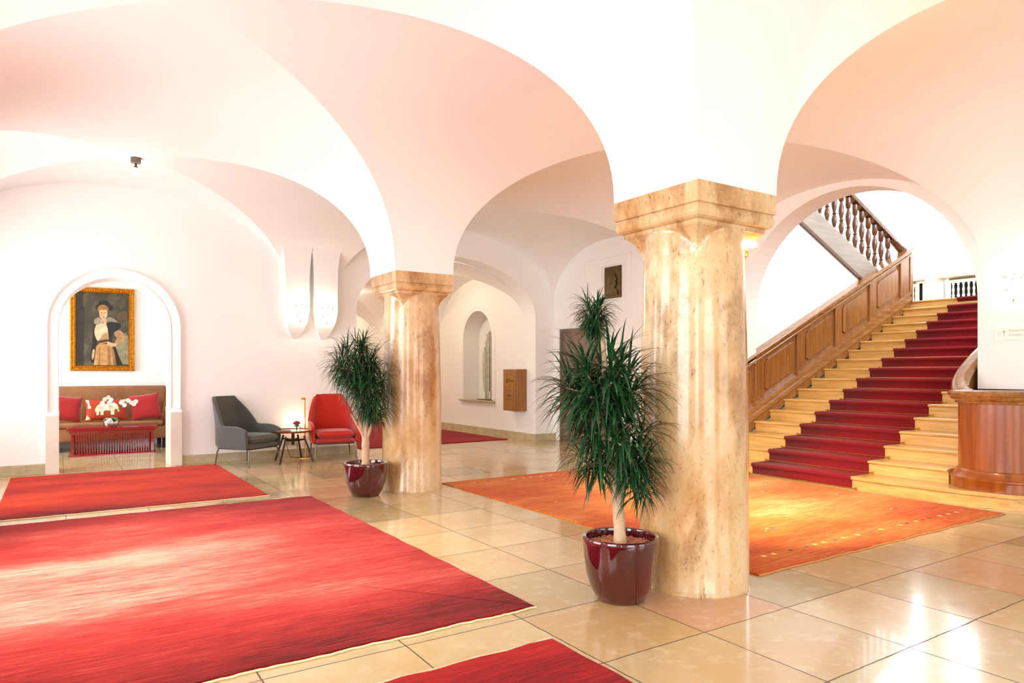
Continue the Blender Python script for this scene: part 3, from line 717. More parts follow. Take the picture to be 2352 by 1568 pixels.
# ---------------------------------------------------------------- alcove: sofa, cushions, table, portrait
t = thing('sofa', 'tan leather sofa with sloping arms in the alcove', 'sofa', (.38, 13.62, 0))
def rbox(x0, x1, y0, y1, z0, z1, mat, name, par, bev=.03, X=None):
    o = MB().box(x0, x1, y0, y1, z0, z1, mat, X).build(name, parent=par); b = o.modifiers.new('b', 'BEVEL'); b.width = bev; b.segments = 4
    for p in o.data.polygons: p.use_smooth = True
    return o
rbox(-1.25, 1.25, -.42, .40, .17, .38, 'leather', 'seat_frame', t, .02)
rbox(-1.13, 1.13, -.44, .22, .385, .475, 'leather', 'seat_cushion', t, .04)
rbox(-1.25, 1.25, .20, .42, .40, 1.055, 'leather', 'backrest', t, .04)
for s in (-1, 1):
    m = MB(); v = []
    for (yy, zt) in ((-.42, .62), (.40, 1.055)):
        v += [(s * 1.13, yy, .36), (s * 1.30, yy, .36), (s * 1.36, yy, zt), (s * 1.25, yy, zt)]
    m.add(v, [(0, 1, 2, 3), (4, 5, 6, 7), (0, 1, 5, 4), (1, 2, 6, 5), (2, 3, 7, 6), (3, 0, 4, 7)], 'leather'); m.box(min(s * 1.13, s * 1.29), max(s * 1.13, s * 1.29), -.42, .40, .17, .37, 'leather')
    m.build('arm', parent=t, bevel=.025)
for (px, py) in ((-1.15, -.36), (1.15, -.36), (-1.15, .34), (1.15, .34)): MB().box(px - .03, px + .03, py - .03, py + .03, 0, .17, 'black').build('leg', parent=t)
def pillow_pt(u, w, W_, H_, D_, s):
    e = max(0, (1 - u ** 4) * (1 - w ** 4)); pinch = 1 - .07 * (abs(u) * (1 - w * w) * 0 + (1 - abs(w) ** 2) * abs(u) ** 6 + (1 - abs(u) ** 2) * abs(w) ** 6)
    k = 1 - .09 * (1 - abs(w) ** 2) * (abs(u)) ** 3; k2 = 1 - .09 * (1 - abs(u) ** 2) * abs(w) ** 3
    return Vector((u * W_ / 2 * k, -s * D_ / 2 * e ** .55, w * H_ / 2 * k2))
def pillow(name, W_, H_, D_, loc, rot, mat, label, deco=None):
    m = MB(); n = 20; N = (n + 1) ** 2; v = []; f = []
    for s in (1, -1):
        for i in range(n + 1):
            for j in range(n + 1): v.append(pillow_pt(-1 + 2 * i / n, -1 + 2 * j / n, W_, H_, D_, s))
    for i in range(n):
        for j in range(n): k = i * (n + 1) + j; f += [(k, k + n + 1, k + n + 2, k + 1), (N + k, N + k + 1, N + k + n + 2, N + k + n + 1)]
    m.add(v, f, mat, True)
    if deco:
        for poly in deco:
            tr = tessellate_polygon([[Vector((p[0], p[1], 0)) for p in poly]])
            bm = bmesh.new(); vs = [bm.verts.new((p[0], p[1], 0)) for p in poly]
            for q in tr:
                try: bm.faces.new([vs[i] for i in q])
                except ValueError: pass
            bmesh.ops.subdivide_edges(bm, edges=[e for e in bm.edges if e.calc_length() > .06], cuts=4, use_grid_fill=True); bmesh.ops.triangulate(bm, faces=bm.faces)
            bm.verts.index_update()
            vv = [pillow_pt(q.co.x, q.co.y, W_, H_, D_, 1) + Vector((0, -.004, 0)) for q in bm.verts]; ff = [tuple(q.index for q in g.verts) for g in bm.faces]; bm.free()
            m.add(vv, ff, 'cream', True)
    o = m.build(name, weld=False); o.location = loc; o.rotation_euler = rot
    return tag(o, label, 'cushion', None)
ele = [(-.45, .25), (-.38, .42), (-.2, .5), (.05, .48), (.2, .42), (.32, .55), (.48, .5), (.55, .3), (.58, .05), (.62, -.2), (.55, -.28), (.5, -.05), (.42, 0), (.38, -.1), (.36, -.55), (.2, -.55), (.2, -.2), (.0, -.12), (-.12, -.2), (-.14, -.55), (-.28, -.55), (-.27, -.25), (-.33, -.2), (-.35, -.55), (-.46, -.55), (-.47, -.1), (-.52, -.3), (-.53, .0)]
pillow('throw_pillow', .46, .44, .17, (.10, 13.42, .70), (R(-16), R(8), R(8)), 'cushion', 'plain red cushion at the left, cut off by the arch')
pillow('throw_pillow', .62, .36, .15, (.67, 13.36, .665), (R(-14), 0, 0), 'cushion_or', 'rust cushion with a cream elephant in the middle of the sofa', [ele, [(-.97, .95), (-.8, .93), (-.78, .3), (-.72, .28), (-.72, .1), (-.9, .1), (-.88, .5)], [(.65, .93), (.95, .97), (.9, .55)], [(-.97, -.95), (-.72, -.93), (-.92, -.5)]])
pillow('throw_pillow', .48, .46, .17, (1.25, 13.38, .70), (R(-14), R(-8), R(-10)), 'cushion', 'plain red square cushion at the right end of the sofa')
# slatted red coffee table
t = thing('coffee_table', 'low red lacquered table with slatted sides in front of the sofa', 'table', (.735, 12.68, 0), R(-3))
m = MB(); hx, hy = .56, .20
v = []; f = []; pr = [(0, 0), (0, .05), (-.0, .06)]
lv = [(-.0, .335), (.005, .345), (.035, .385), (.06, .395), (.062, .43), (.045, .43), (.040, .408), (-.12, .405)]
for d, z in lv: v += [(-hx - d, -hy - d, z), (hx + d, -hy - d, z), (hx + d, hy + d, z), (-hx - d, hy + d, z)]
for i in range(len(lv) - 1):
    for q in range(4): f.append((i * 4 + q, i * 4 + (q + 1) % 4, i * 4 + 4 + (q + 1) % 4, i * 4 + 4 + q))
f += [(0, 1, 2, 3), tuple(len(v) - 4 + i for i in range(4))]
m.add(v, f, 'lacquer'); m.build('tray_top', parent=t)
m = MB(); v = []; f = []; lv = [(.035, 0), (.035, .02), (.005, .04), (-.02, .04), (-.02, 0)]
for d, z in lv: v += [(-hx - d, -hy - d, z), (hx + d, -hy - d, z), (hx + d, hy + d, z), (-hx - d, hy + d, z)]
for i in range(len(lv)):
    i2 = (i + 1) % len(lv)
    for q in range(4): f.append((i * 4 + q, i * 4 + (q + 1) % 4, i2 * 4 + (q + 1) % 4, i2 * 4 + q))
m.add(v, f, 'lacquer').build('plinth', parent=t)
for a, b in ((-1, -1), (1, -1), (1, 1), (-1, 1)): MB().box(a * (hx - .015) - .017, a * (hx - .015) + .017, b * (hy - .015) - .017, b * (hy - .015) + .017, .03, .34, 'lacquer').build('post', parent=t)
for k in range(31):
    for s in (-1, 1): xx = -hx + .035 + k * (2 * hx - .07) / 30; MB().box(xx - .006, xx + .006, s * (hy - .012) - .006, s * (hy - .012) + .006, .035, .34, 'lacquer').build('slat', parent=t)
for k in range(9):
    for s in (-1, 1): yy = -hy + .04 + k * (2 * hy - .08) / 8; MB().box(s * (hx - .012) - .006, s * (hx - .012) + .006, yy - .006, yy + .006, .035, .34, 'lacquer').build('slat', parent=t)
# orchid
t = thing('potted_orchid', 'white orchid in a round silver pot on the red table', 'potted plant', (.70, 12.60, .4085)); t.scale = (1.4, 1.4, 1.4)
MB().lathe([(0, 0), (.04, 0), (.068, .03), (.078, .065), (.068, .10), (.05, .12), (.045, .118), (.0, .10)], 32, 'silver', cap=False).build('pot', parent=t)
m = MB()
for k, (a, L) in enumerate(((.3, .12), (2.2, .11), (3.6, .1), (5.2, .13), (-.9, .12))):
    d = Vector((cos(a), sin(a), .7)); v = []; f = []; q = Vector((0, 0, .11)); d.normalize(); sd = d.cross(UP).normalized()
    for i in range(8):
        w_ = .026 * sin(pi * (i + .6) / 8.2); v += [q - sd * w_, q + Vector((0, 0, -.004)), q + sd * w_]; d = (d + Vector((0, 0, -.22))).normalized(); q = q + d * L / 7
    for i in range(7): f += [(3 * i, 3 * i + 1, 3 * i + 4, 3 * i + 3), (3 * i + 1, 3 * i + 2, 3 * i + 5, 3 * i + 4)]
    m.add(v, f, 'green', True)
m.build('leaves', parent=t)
sp_ = [[(0, 0, .1), (-.01, 0, .2), (-.02, -.01, .29), (-.06, -.02, .34), (-.09, -.03, .30)], [(.01, 0, .1), (.06, 0, .2), (.11, 0, .28), (.17, -.01, .31), (.22, -.02, .29)]]
m = MB()
for s in sp_: m.tube(s, .003, 5, 'green')
m.build('stem', parent=t)
fl = [(-.03, -.03, .34), (-.0, -.03, .31), (-.06, -.04, .32), (-.02, -.03, .28), (-.08, -.04, .28), (.02, -.03, .26), (-.05, -.03, .24), (-.0, -.04, .23), (-.09, -.03, .22), (.09, -.02, .28), (.12, -.02, .25), (.15, -.02, .30), (.18, -.02, .28), (.22, -.03, .29), (.205, -.02, .26)]
rnd = random.Random(2)
for c in fl:
    m = MB(); rr = Matrix.Rotation(rnd.uniform(-.5, .5), 4, 'Z') @ Matrix.Rotation(rnd.uniform(-.3, .3), 4, 'X'); c = (c[0] * 1.1, c[1], .1 + (c[2] - .1) * 1.05)
    for k in range(5):
        a = 2 * pi * k / 5 + .3; w_ = .017 if k % 2 else .013; v = [(0, 0, 0)]
        for j in range(7):
            b = -1 + 2 * j / 6; v.append((cos(a) * .026 * (1 - b * b * .35) - sin(a) * w_ * b, -.004 - .004 * (1 - b * b), sin(a) * .026 * (1 - b * b * .35) + cos(a) * w_ * b))
        m.add(v, [(0, j, j + 1) for j in range(1, 7)], 'petal', True, Matrix.Translation(c) @ rr)
    m.build('blossom', parent=t)
tag(MB().box(-.11, .11, -.06, .06, 0, .018, 'lilac').build('book', loc=(.97, 12.62, .4085), rot=-.05), 'thin lilac book lying on the red table beside the orchid', 'book')

# portrait of a lady in a gilded frame on the alcove wall
x0, x1, z0, z1 = .165, 1.150, 1.315, 2.775
t = thing('framed_portrait', 'gilt-framed dark portrait of a standing lady above the sofa', 'painting', ((x0 + x1) / 2, 14.12, (z0 + z1) / 2))
hw, hh = (x1 - x0) / 2, (z1 - z0) / 2
m = MB(); v = []; f = []; lv = [(0, 0), (0, .05), (.02, .075), (.03, .055), (.045, .05), (.065, .07), (.075, .045), (.085, .05), (.095, .02)]
for d, p in lv: v += [(-hw + d, -p, -hh + d), (hw - d, -p, -hh + d), (hw - d, -p, hh - d), (-hw + d, -p, hh - d)]
for i in range(len(lv) - 1):
    for q in range(4): f.append((i * 4 + q, i * 4 + (q + 1) % 4, i * 4 + 4 + (q + 1) % 4, i * 4 + 4 + q))
m.add(v, f, 'gold'); rnd = random.Random(4)
for side in range(4):
    L = hw if side % 2 == 0 else hh
    nb = 26 if side % 2 == 0 else 38
    for k in range(nb):
        s = -L + .03 + (2 * L - .06) * k / (nb - 1); q = .055
        c = {0: (s, -hh + q), 1: (hw - q, s), 2: (s, hh - q), 3: (-hw + q, s)}[side]
        X = Matrix.Translation((c[0], -.062, c[1])) @ Matrix.Rotation(rnd.uniform(0, 3), 4, 'Y') @ Matrix.Diagonal((.017, .012, .009, 1))
        m.lathe([(0, -1), (.8, -.5), (1, 0), (.8, .5), (0, 1)], 6, 'gold', X)
m.build('gilt_frame', parent=t)
tt = NT('painted_backdrop'); vv = tt.obj()
tt.set(Base_Color=tt.ramp(tt.noise(tt.mapv(vv, (1, 1, .7)), 3.2, 7, .65), [(.3, lin((38, 32, 20))), (.5, lin((62, 54, 36))), (.62, lin((92, 84, 58))), (.8, lin((130, 122, 92)))]), Roughness=.4); M['backdrop'] = tt.m
m = MB().box(-hw + .09, hw - .09, -.022, -.012, -hh + .09, hh - .09, 'backdrop')
CW, CH = hw - .09, hh - .09
cols = {'p_skirt': (206, 150, 88), 'p_skirt2': (170, 116, 62), 'p_blouse': (236, 206, 160), 'p_skin': (226, 176, 128), 'p_hair': (168, 112, 50), 'p_black': (22, 18, 12), 'p_fur': (150, 140, 116), 'p_sleeve': (196, 146, 96), 'p_belt': (92, 50, 30), 'p_trunk': (42, 36, 24), 'p_trunk2': (96, 72, 36), 'p_lip': (170, 60, 44), 'p_eye': (60, 44, 30), 'p_pale': (150, 140, 104)}
for k, c in cols.items(): M[k] = plain(k, tuple(int(x * .92) for x in c), .45, 0, .34, 11)
# shapes in picture units: x 0..1 left-right, y 0..1 top-down
lay = [0]
def chaikin(p, n=2):
    for _ in range(n):
        q = []
        for i in range(len(p)):
            a, b = p[i], p[(i + 1) % len(p)]
            if a[1] >= .98 or b[1] >= .98:
                q += [a] if a[1] >= .98 else [(a[0] * .78 + b[0] * .22, a[1] * .78 + b[1] * .22)]
                if b[1] < .98: q.append((a[0] * .22 + b[0] * .78, a[1] * .22 + b[1] * .78))
                continue
            q += [(a[0] * .78 + b[0] * .22, a[1] * .78 + b[1] * .22), (a[0] * .22 + b[0] * .78, a[1] * .22 + b[1] * .78)]
        p = q
    return p
def pp(mat, pts):
    lay[0] += 1; pts = chaikin(pts) if len(pts) < 12 and mat != 'p_trunk' else pts
    m.prism([((-1 + 2 * a) * CW, (1 - 2 * b) * CH) for a, b in pts], lambda a, b, d: (a, d, b), -.0225 - lay[0] * .00022, -.022, mat)
def ell(mat, cx, cy, rx, ry, n=18): pp(mat, [(cx + rx * cos(2 * pi * i / n), cy + ry * sin(2 * pi * i / n)) for i in range(n)])
pp('p_trunk', [(.02, 0), (.17, 0), (.16, .5), (.14, .98), (.0, .98)]); pp('p_trunk2', [(.13, .02), (.18, .03), (.17, .22), (.14, .2)])
pp('p_pale', [(.72, .62), (.99, .5), (.99, .98), (.85, .98), (.74, .8)]); pp('p_trunk2', [(.75, .28), (.95, .22), (.99, .35), (.8, .38)])
pp('p_black', [(.34, .42), (.30, .6), (.30, .72), (.26, .96), (.36, .96), (.40, .7), (.40, .45)])
pp('p_black', [(.66, .70), (.72, .70), (.80, .86), (.88, .99), (.70, .99)])
pp('p_skirt', [(.38, .70), (.67, .70), (.72, .82), (.76, .99), (.33, .99), (.36, .82)]); pp('p_skirt2', [(.58, .72), (.62, .72), (.66, .99), (.6, .99)]); pp('p_skirt2', [(.44, .72), (.46, .72), (.44, .99), (.41, .99)]); pp('p_skirt2', [(.66, .72), (.69, .74), (.76, .99), (.70, .99)])
pp('p_skin', [(.31, .78), (.35, .77), (.34, .86), (.31, .93), (.29, .88)])
pp('p_blouse', [(.45, .40), (.60, .40), (.60, .52), (.58, .64), (.41, .68), (.34, .58), (.35, .46)]); pp('p_sleeve', [(.44, .6), (.62, .52), (.62, .68), (.40, .71)])
pp('p_fur', [(.34, .36), (.44, .33), (.48, .40), (.40, .45), (.33, .42)]); pp('p_fur', [(.54, .37), (.62, .32), (.76, .37), (.80, .42), (.60, .43)])
pp('p_black', [(.55, .41), (.64, .39), (.84, .41), (.85, .47), (.74, .52), (.66, .6), (.68, .70), (.62, .70), (.60, .5)])
pp('p_sleeve', [(.70, .54), (.80, .50), (.90, .54), (.93, .62), (.86, .68), (.76, .72), (.70, .70), (.80, .62), (.74, .6)])
pp('p_skin', [(.58, .66), (.70, .69), (.75, .68), (.76, .72), (.68, .74), (.58, .71)])
pp('p_belt', [(.38, .66), (.62, .63), (.62, .66), (.38, .70)]); pp('p_blouse', [(.36, .5), (.44, .52), (.48, .6), (.42, .64), (.36, .6)])
pp('p_skin', [(.47, .35), (.56, .35), (.57, .41), (.50, .43), (.45, .41)])
ell('p_black', .53, .20, .17, .055); ell('p_black', .52, .15, .10, .05); ell('p_hair', .505, .225, .105, .062); ell('p_skin', .51, .285, .078, .082)
ell('p_hair', .50, .21, .085, .025); ell('p_eye', .48, .275, .013, .006, 8); ell('p_eye', .54, .275, .013, .006, 8); ell('p_lip', .512, .335, .02, .007, 8); pp('p_skirt', [(.508, .275), (.52, .31), (.505, .312)])
m.build('canvas', parent=t)

# ---------------------------------------------------------------- wall sconces
def sconce(x, y, z, rz, label, s=1.0, power=14, grp='oval frosted wall sconces'):
    t = thing('wall_sconce', label, 'wall lamp', (x, y, z), rz, grp)     # local -Y faces the room
    m = MB(); v = []; f = []; nr, na = 8, 40
    for i in range(nr + 1):
        q = i / nr
        for k in range(na):
            a = 2 * pi * k / na; rx = .135 * s * (1 - .12 * sin(a)); v.append((rx * q * cos(a), -.10 + .045 * q * q, .20 * s * q * sin(a)))
    for i in range(nr):
        for k in range(na): f.append((i * na + k, i * na + (k + 1) % na, (i + 1) * na + (k + 1) % na, (i + 1) * na + k))
    o = m.add(v, f, 'sconce', True).build('glass_shade', parent=t); so = o.modifiers.new('s', 'SOLIDIFY'); so.thickness = .005
    MB().box(-.02, .02, -.09, 0, -.03, .03, 'white_paint').tube([(0, -.03, -.02), (0, -.035, -.12 * s), (-.004, -.07, -.21 * s)], .005, 6, 'brass').build('bracket', parent=t)
    point('sconce_light', (0, -.055, .06), power, (1, .86, .66), .03, t); point('sconce_light', (0, -.055, -.06), power * .6, (1, .86, .66), .03, t)
    return t
sconce(3.04, 10.485, 2.24, 0, 'oval glowing wall sconce on the left springer above the armchairs', .95, 4.0)
sconce(3.44, 10.485, 2.23, 0, 'oval glowing wall sconce on the right springer above the armchairs', .95, 4.0)
sconce(7.945, 3.00, 2.20, R(-90), 'oval glowing wall sconce with leaf pattern at the right edge', 1.0, 3)

for yy, nn in ((2.98, 'nearer'), (7.09, 'farther')):  # unseen sconces added to throw more light onto the vaults
    sconce(-1.46, yy, 2.0, R(90), 'oval sconce added out of frame on the window wall to brighten the vaults, the %s one' % nn, 1.0, 55)
# uplight on the foreground column
t = thing('column_spotlight', 'small twin-bulb lamp clamped high on the foreground column', 'lamp', (3.52, 2.765, 2.03))
MB().lathe([(.0, -.03), (.016, -.025), (.02, 0), (.014, .02)], 16, 'brass').build('socket', parent=t)
MB().lathe([(.0, .015), (.018, .022), (.024, .045), (.015, .065), (0, .07)], 16, 'bulb', cap=False).build('bulb', parent=t)
MB().lathe([(.0, .0), (.022, .008), (.026, .03), (.018, .05)], 16, 'white_paint', Matrix.Translation((.055, -.02, .02)), cap=False).build('shade', parent=t)
MB().tube([(0, 0, -.03), (-.02, .0, -.08), (-.03, 0, -.14), (-.028, -.01, -.24)], .003, 6, 'cream').tube([(.01, 0, -.03), (.0, 0, -.12), (-.02, 0, -.2), (-.03, 0, -.24)], .003, 6, 'cream').tube([(0, 0, -.02), (-.035, .04, -.03)], .006, 6, 'brass').build('cord', parent=t)
point('column_light', (.02, -.03, .05), 4, (1, .5, .2), .03, t)
def aim(src, dst):
    return (Vector(dst) - Vector(src)).to_track_quat('-Z', 'Y').to_euler()
spot('rug_spot', (.06, -.02, .03), aim((3.58, 2.745, 2.06), (6.3, 4.8, 0)), 1500, (1, .86, .6), 74, 1, .04, t)
t2 = thing('wall_spotlight', 'small spotlight on the window wall, outside the frame, aimed at the large red rug', 'lamp', (-1.46, 5.03, 3.35))
MB().lathe([(0, 0), (.05, 0), (.05, -.02), (.012, -.03), (.012, -.08), (.03, -.09), (.035, -.14), (0, -.14)], 20, 'socket', Matrix.Translation((.05, 0, .05)), cap=False).box(0, .06, -.01, .01, .03, .05, 'socket').build('housing', parent=t2)
spot('rug_spot', (.05, 0, -.12), aim((-1.41, 5.03, 3.23), (.55, 5.05, 0)), 1150, (1, .9, .74), 62, 1, .04, t2)
spot('column_spot', (.14, .02, .08), (R(180 - 25), 0, R(-60)), 70, (1, .7, .42), 120, .8, .04, t)

# ---------------------------------------------------------------- niche sculpture, postbox, plaque, door, sign
t = thing('rod_sculpture', 'sculpture of upright steel rods standing in the arched niche', 'sculpture', (7.68, 12.50, .7005))
MB().box(-.14, .12, -.22, .36, 0, .018, 'bronze').build('base', parent=t)
rnd = random.Random(8)
for k in range(22):
    a = -1 + 2 * (k % 11) / 10; row = k // 11; y = a * .31; x = -.12 * cos(a * 1.4) + .13 * row
    h1 = 1.25 + .55 * (1 - abs(a + .15)) + rnd.uniform(-.16, .16); h0 = .10 + .34 * a * a + rnd.uniform(0, .06)
    if abs(a) < .25: h0 = .018
    MB().tube([(x, y, h0), (x, y, min(h1, 1.74) * (.9 if row else .82))], .014, 10, 'chrome').build('rod', parent=t)
MB().tube([(0, -.31, .5), (0, .31, .5)], .008, 6, 'chrome').tube([(0, -.31, 1.0), (0, .31, 1.0)], .008, 6, 'chrome').tube([(-.1, 0, .5), (.1, 0, .5)], .008, 6, 'chrome').build('crossbar', parent=t)

t = thing('wooden_letterbox', 'oak letterbox with a post horn emblem hanging on the wall', 'letterbox', (7.51, 11.19, .55))
MB().box(-.22, 0, -.25, .25, 0, .80, 'box_wood').build('cabinet', parent=t, bevel=.006)
ld = MB().box(-.228, -.22, -.21, .23, .39, .77, 'box_wood').build('door', parent=t, bevel=.003)
lf = MB().box(-.228, -.22, -.21, .23, .03, .36, 'box_wood').build('flap', parent=t, bevel=.002)
MB().box(-.232, -.227, -.06, .08, .285, .30, 'black').build('slot', parent=lf)
MB().box(-.230, -.228, -.15, .18, .46, .68, 'box_plate').build('plate', parent=ld)
MB().box(-.230, -.228, -.15, .18, .19, .26, 'box_plate').build('plate', parent=lf)
def text(s, loc, size, par, mat, name='lettering', rot=(R(90), 0, R(-90)), shear=0):
    c = bpy.data.curves.new(name, 'FONT'); c.body = s; c.size = size; c.extrude = .0006; c.shear = shear; c.materials.append(M[mat])
    tmp = bpy.data.objects.new('tmp', c); C.objects.link(tmp); bpy.context.view_layer.update()
    me = bpy.data.meshes.new_from_object(tmp.evaluated_get(bpy.context.evaluated_depsgraph_get())); bpy.data.objects.remove(tmp); bpy.data.curves.remove(c)
    if not me.materials: me.materials.append(M[mat])
    o = bpy.data.objects.new(name, me); C.objects.link(o); o.location = loc; o.rotation_euler = rot; o.parent = par; return o
text('Post', (-.2312, .02, .555), .085, ld, 'ink')
m = MB(); X = Matrix.Translation((-.2315, .085, .585))   # horn emblem
pts = [(0, .026 * cos(a), .026 * sin(a)) for a in [i * 2 * pi / 16 for i in range(17)]]
m.tube(pts, .005, 6, 'ink', X, sx=1); m.tube([(0, .03, -.032), (0, -.03, -.028)], [.008, .003], 6, 'ink', X); m.tube([(0, 0, .09), (0, 0, .065)], .006, 6, 'ink', X)
m.build('horn_emblem', parent=ld)
m = MB()
for (a, b) in ((.03, .15), (-.13, -.01)):
    for z in (.238, .212): m.box(-.2312, -.2302, a, b, z - .004, z + .004, 'ink')
m.box(-.2312, -.2302, .008, .016, .2, .25, 'ink'); m.build('printed_lines', parent=lf)

t = thing('bronze_relief', 'bronze relief plaque of a bearded man in profile high on the wall', 'plaque', (7.95, 8.96, 2.83))
MB().box(-.03, 0, -.205, .205, -.27, .27, 'bronze').build('plate', parent=t, bevel=.004)
m = MB(); n = 24
hd = [(-.02, .17), (.05, .19), (.10, .15), (.12, .08), (.10, .0), (.13, -.06), (.17, -.12), (.17, -.22), (-.15, -.22), (-.13, -.14), (-.06, -.10), (-.10, -.06), (-.11, -.02), (-.09, .01), (-.125, .04), (-.09, .09), (-.07, .14)]
m.prism(hd, lambda a, b, d: (d, a, b), -.048, -.03, 'bronze'); X = Matrix.Translation((-.045, .02, .06)) @ Matrix.Diagonal((.02, .085, .11, 1))
m.lathe([(0, -1), (.5, -.87), (.87, -.5), (1, 0), (.87, .5), (.5, .87), (0, 1)], 20, 'bronze', X); m.build('relief', parent=t)

dm = MB().prism(rect(9.30, 10.45, 0, 2.10), YZ, 7.925, 7.952, 'grey_door', [rect(9.36, 10.39, .02, 2.04)])
dr = dm.build('door_1'); struct(dr, 'grey framed glass door behind the plants')
MB().prism(rect(9.36, 10.39, .02, 2.04), YZ, 7.935, 7.95, 'grey_door', [rect(9.44, 10.31, .12, 1.96)]).build('door_leaf', parent=dr); dl = dr.children[0]
MB().tube([(7.9, 9.40, 1.0), (7.9, 9.40, 1.25)], .01, 8, 'metal').tube([(7.95, 9.40, 1.02), (7.9, 9.40, 1.02)], .008, 8, 'metal').build('door_handle', parent=dr)

M['door_pane'] = plain('door_pane', (134, 112, 100), .12, 0, .2, 2)
MB().box(7.938, 7.948, 9.44, 10.31, .12, 1.96, 'door_pane').build('pane', parent=dr)

t = thing('direction_sign', 'pale wall sign to the concert hall with an arrow below the right sconce', 'sign', (7.95, 2.86, 1.69))
MB().box(-.012, 0, -.45, .33, -.075, .075, 'acrylic').build('plate', parent=t, bevel=.002)
text('Konzertsaal', (-.0125, .205, .010), .036, t, 'sign_ink'); text('Concert Hall', (-.0125, .205, -.032), .036, t, 'sign_ink', shear=.25)
m = MB().box(-.0135, -.0125, .244, .249, -.03, .022, 'sign_ink')
for s in (1, -1): m.add([(-.0135, .2465, .024), (-.0135, .2465, .015), (-.0135, .2465 + s * .016, .0), (-.0135, .2465 + s * .016, .008)], [(0, 1, 2, 3)], 'sign_ink')
m.build('arrow', parent=t); m = MB(); m.tube([(-.0135, .290 + .012 * cos(a), -.01 + .014 * sin(a)) for a in [i * .5 for i in range(13)]], .002, 4, 'sign_ink'); m.build('pictogram', parent=t)

# ---------------------------------------------------------------- staircase
r, tr, X0 = .15, .334, 6.97
YL, YR = 6.37, 3.50
st = thing('staircase', 'broad oak staircase rising through the arch on the right', 'staircase', (0, 0, 0))
def nose(k): return X0 + k * tr
for k in range(1, 18):
    m = MB(); xn = nose(k); z = k * r; x2 = nose(k + 1) + .03 if k < 17 else 14.45
    if k == 1:
        def outline(off):
            p = [(x2, YL), (xn - .0 + off, YL), (xn + off, 4.25), (xn + .01 + off, 3.7), (7.34 + off, 3.2), (7.42 + off, 2.86), (7.50 + off * .7, 2.66), (7.62 + off * .3, 2.54), (7.80, 2.48 + off), (7.948, 2.47 + off), (7.948, 3.36), (x2, 3.36)]
            # smooth the curved end
            return p
        m.prism(outline(.03), lambda a, b, d: (a, b, d), 0.0005, z - .035, 'oak'); m.prism(outline(0), lambda a, b, d: (a, b, d), z - .035, z, 'oak')
    else:
        yr = YR if k > 2 else YR - .0
        m.box(xn + .03, x2, yr, YL, (k - 1) * r + .0005, z - .032, 'oak')
        n = 5; v = []; f = []; pf = [(xn + .03, z - .032)] + [(xn + .016 - .016 * cos(a), z - .016 - .016 * sin(a)) for a in [pi / 2 - pi * i / 6 for i in range(7)]] + [(x2, z), (x2, z - .032)]
        m.prism(pf, lambda a, b, d: (a, d, b), yr, YL, 'oak')
    m.build('step', parent=st)
# landing floor and masonry below are part of the last step
MB().box(nose(17) + .02, 14.45, 3.22, 8.8, 2.35, 2.515, 'oak').box(nose(17), nose(17) + .03, 3.22, YR, 2.3, 2.55, 'oak').build('landing', parent=st)
MB().box(nose(17), 14.45, YL, 8.8, 2.515, 2.55, 'oak').box(nose(17), 14.45, 3.22, YR, 2.515, 2.55, 'oak').build('landing_floor', parent=st)
# white wall carrying upper flight (triangle) and right wall
# runner
ru = thing('stair_runner', 'burgundy carpet runner held by brass rods up the oak stairs', 'carpet', (0, 0, 0))
m = MB(); path = []
for k in range(1, 18):
    xn = nose(k); z = k * r; zb = (k - 1) * r; th = .009
    path += [(xn + .03 - th - .004, zb + .012), (xn + .03 - th, zb + .05), (xn + .028 - th, z - .045), (xn - .006, z - .032), (xn - th - .003, z - .016), (xn - .004, z + .004), (xn + .02, z + th), (nose(k + 1) + .0, z + th)]
path += [(14.2, 17 * r + .009)]
v = []; f = []
for (x, z) in path:
    for y in (4.337, 5.643): v.append((x, y, z))
for i in range(len(path) - 1): f.append((2 * i, 2 * i + 1, 2 * i + 3, 2 * i + 2))
o = m.add(v, f, 'carpet', True).build('carpet', parent=ru, angle=60); so = o.modifiers.new('s', 'SOLIDIFY'); so.thickness = .008; so.offset = -1
for k in range(1, 18):
    x = nose(k) + .014; z = (k - 1) * r + (.016 if k > 1 else .02)
    rd = MB().tube([(x, 4.29, z), (x, 5.69, z)], .0055, 8, 'brass').build('stair_rod', parent=ru)
    for q in (4.287, 5.693): MB().box(x - .01, x + .014, q - .01, q + .01, z - .012, z + .014, 'brass').lathe([(0, -.012), (.008, -.007), (.011, 0), (.008, .007), (0, .012)], 10, 'brass', Matrix.Translation((x - .004, q, z + .004))).build('bracket', parent=rd)

def slope(x): return (x - X0) * r / tr
# left panelled balustrade, on plane Y = 6.37..6.47
lb = thing('panelled_balustrade', 'carved oak panelled balustrade along the left side of the stairs', 'balustrade', (0, 0, 0))
xa, xb = 7.98, 12.58
def band_prism(m, z_a, z_b, y0, y1, mat, xs=xa, xe=xb):
    m.add([(x, y, slope(x) + z) for x in (xs, xe) for y in (y0, y1) for z in (z_a, z_b)], [(0, 1, 3, 2), (4, 6, 7, 5), (0, 4, 5, 1), (2, 3, 7, 6), (0, 2, 6, 4), (1, 5, 7, 3)], mat)
m = MB(); band_prism(m, -.10, .05, 6.372, 6.46, 'oak_panel'); m.build('stringer', parent=lb)
m = MB(); band_prism(m, .05, .11, 6.335, 6.46, 'oak_rail'); band_prism(m, .11, .17, 6.35, 6.46, 'oak_rail'); band_prism(m, .17, .22, 6.325, 6.46, 'oak_rail'); m.build('skirting', parent=lb)
m = MB(); band_prism(m, .22, .83, 6.40, 6.46, 'oak_panel'); m.build('back_board', parent=lb)
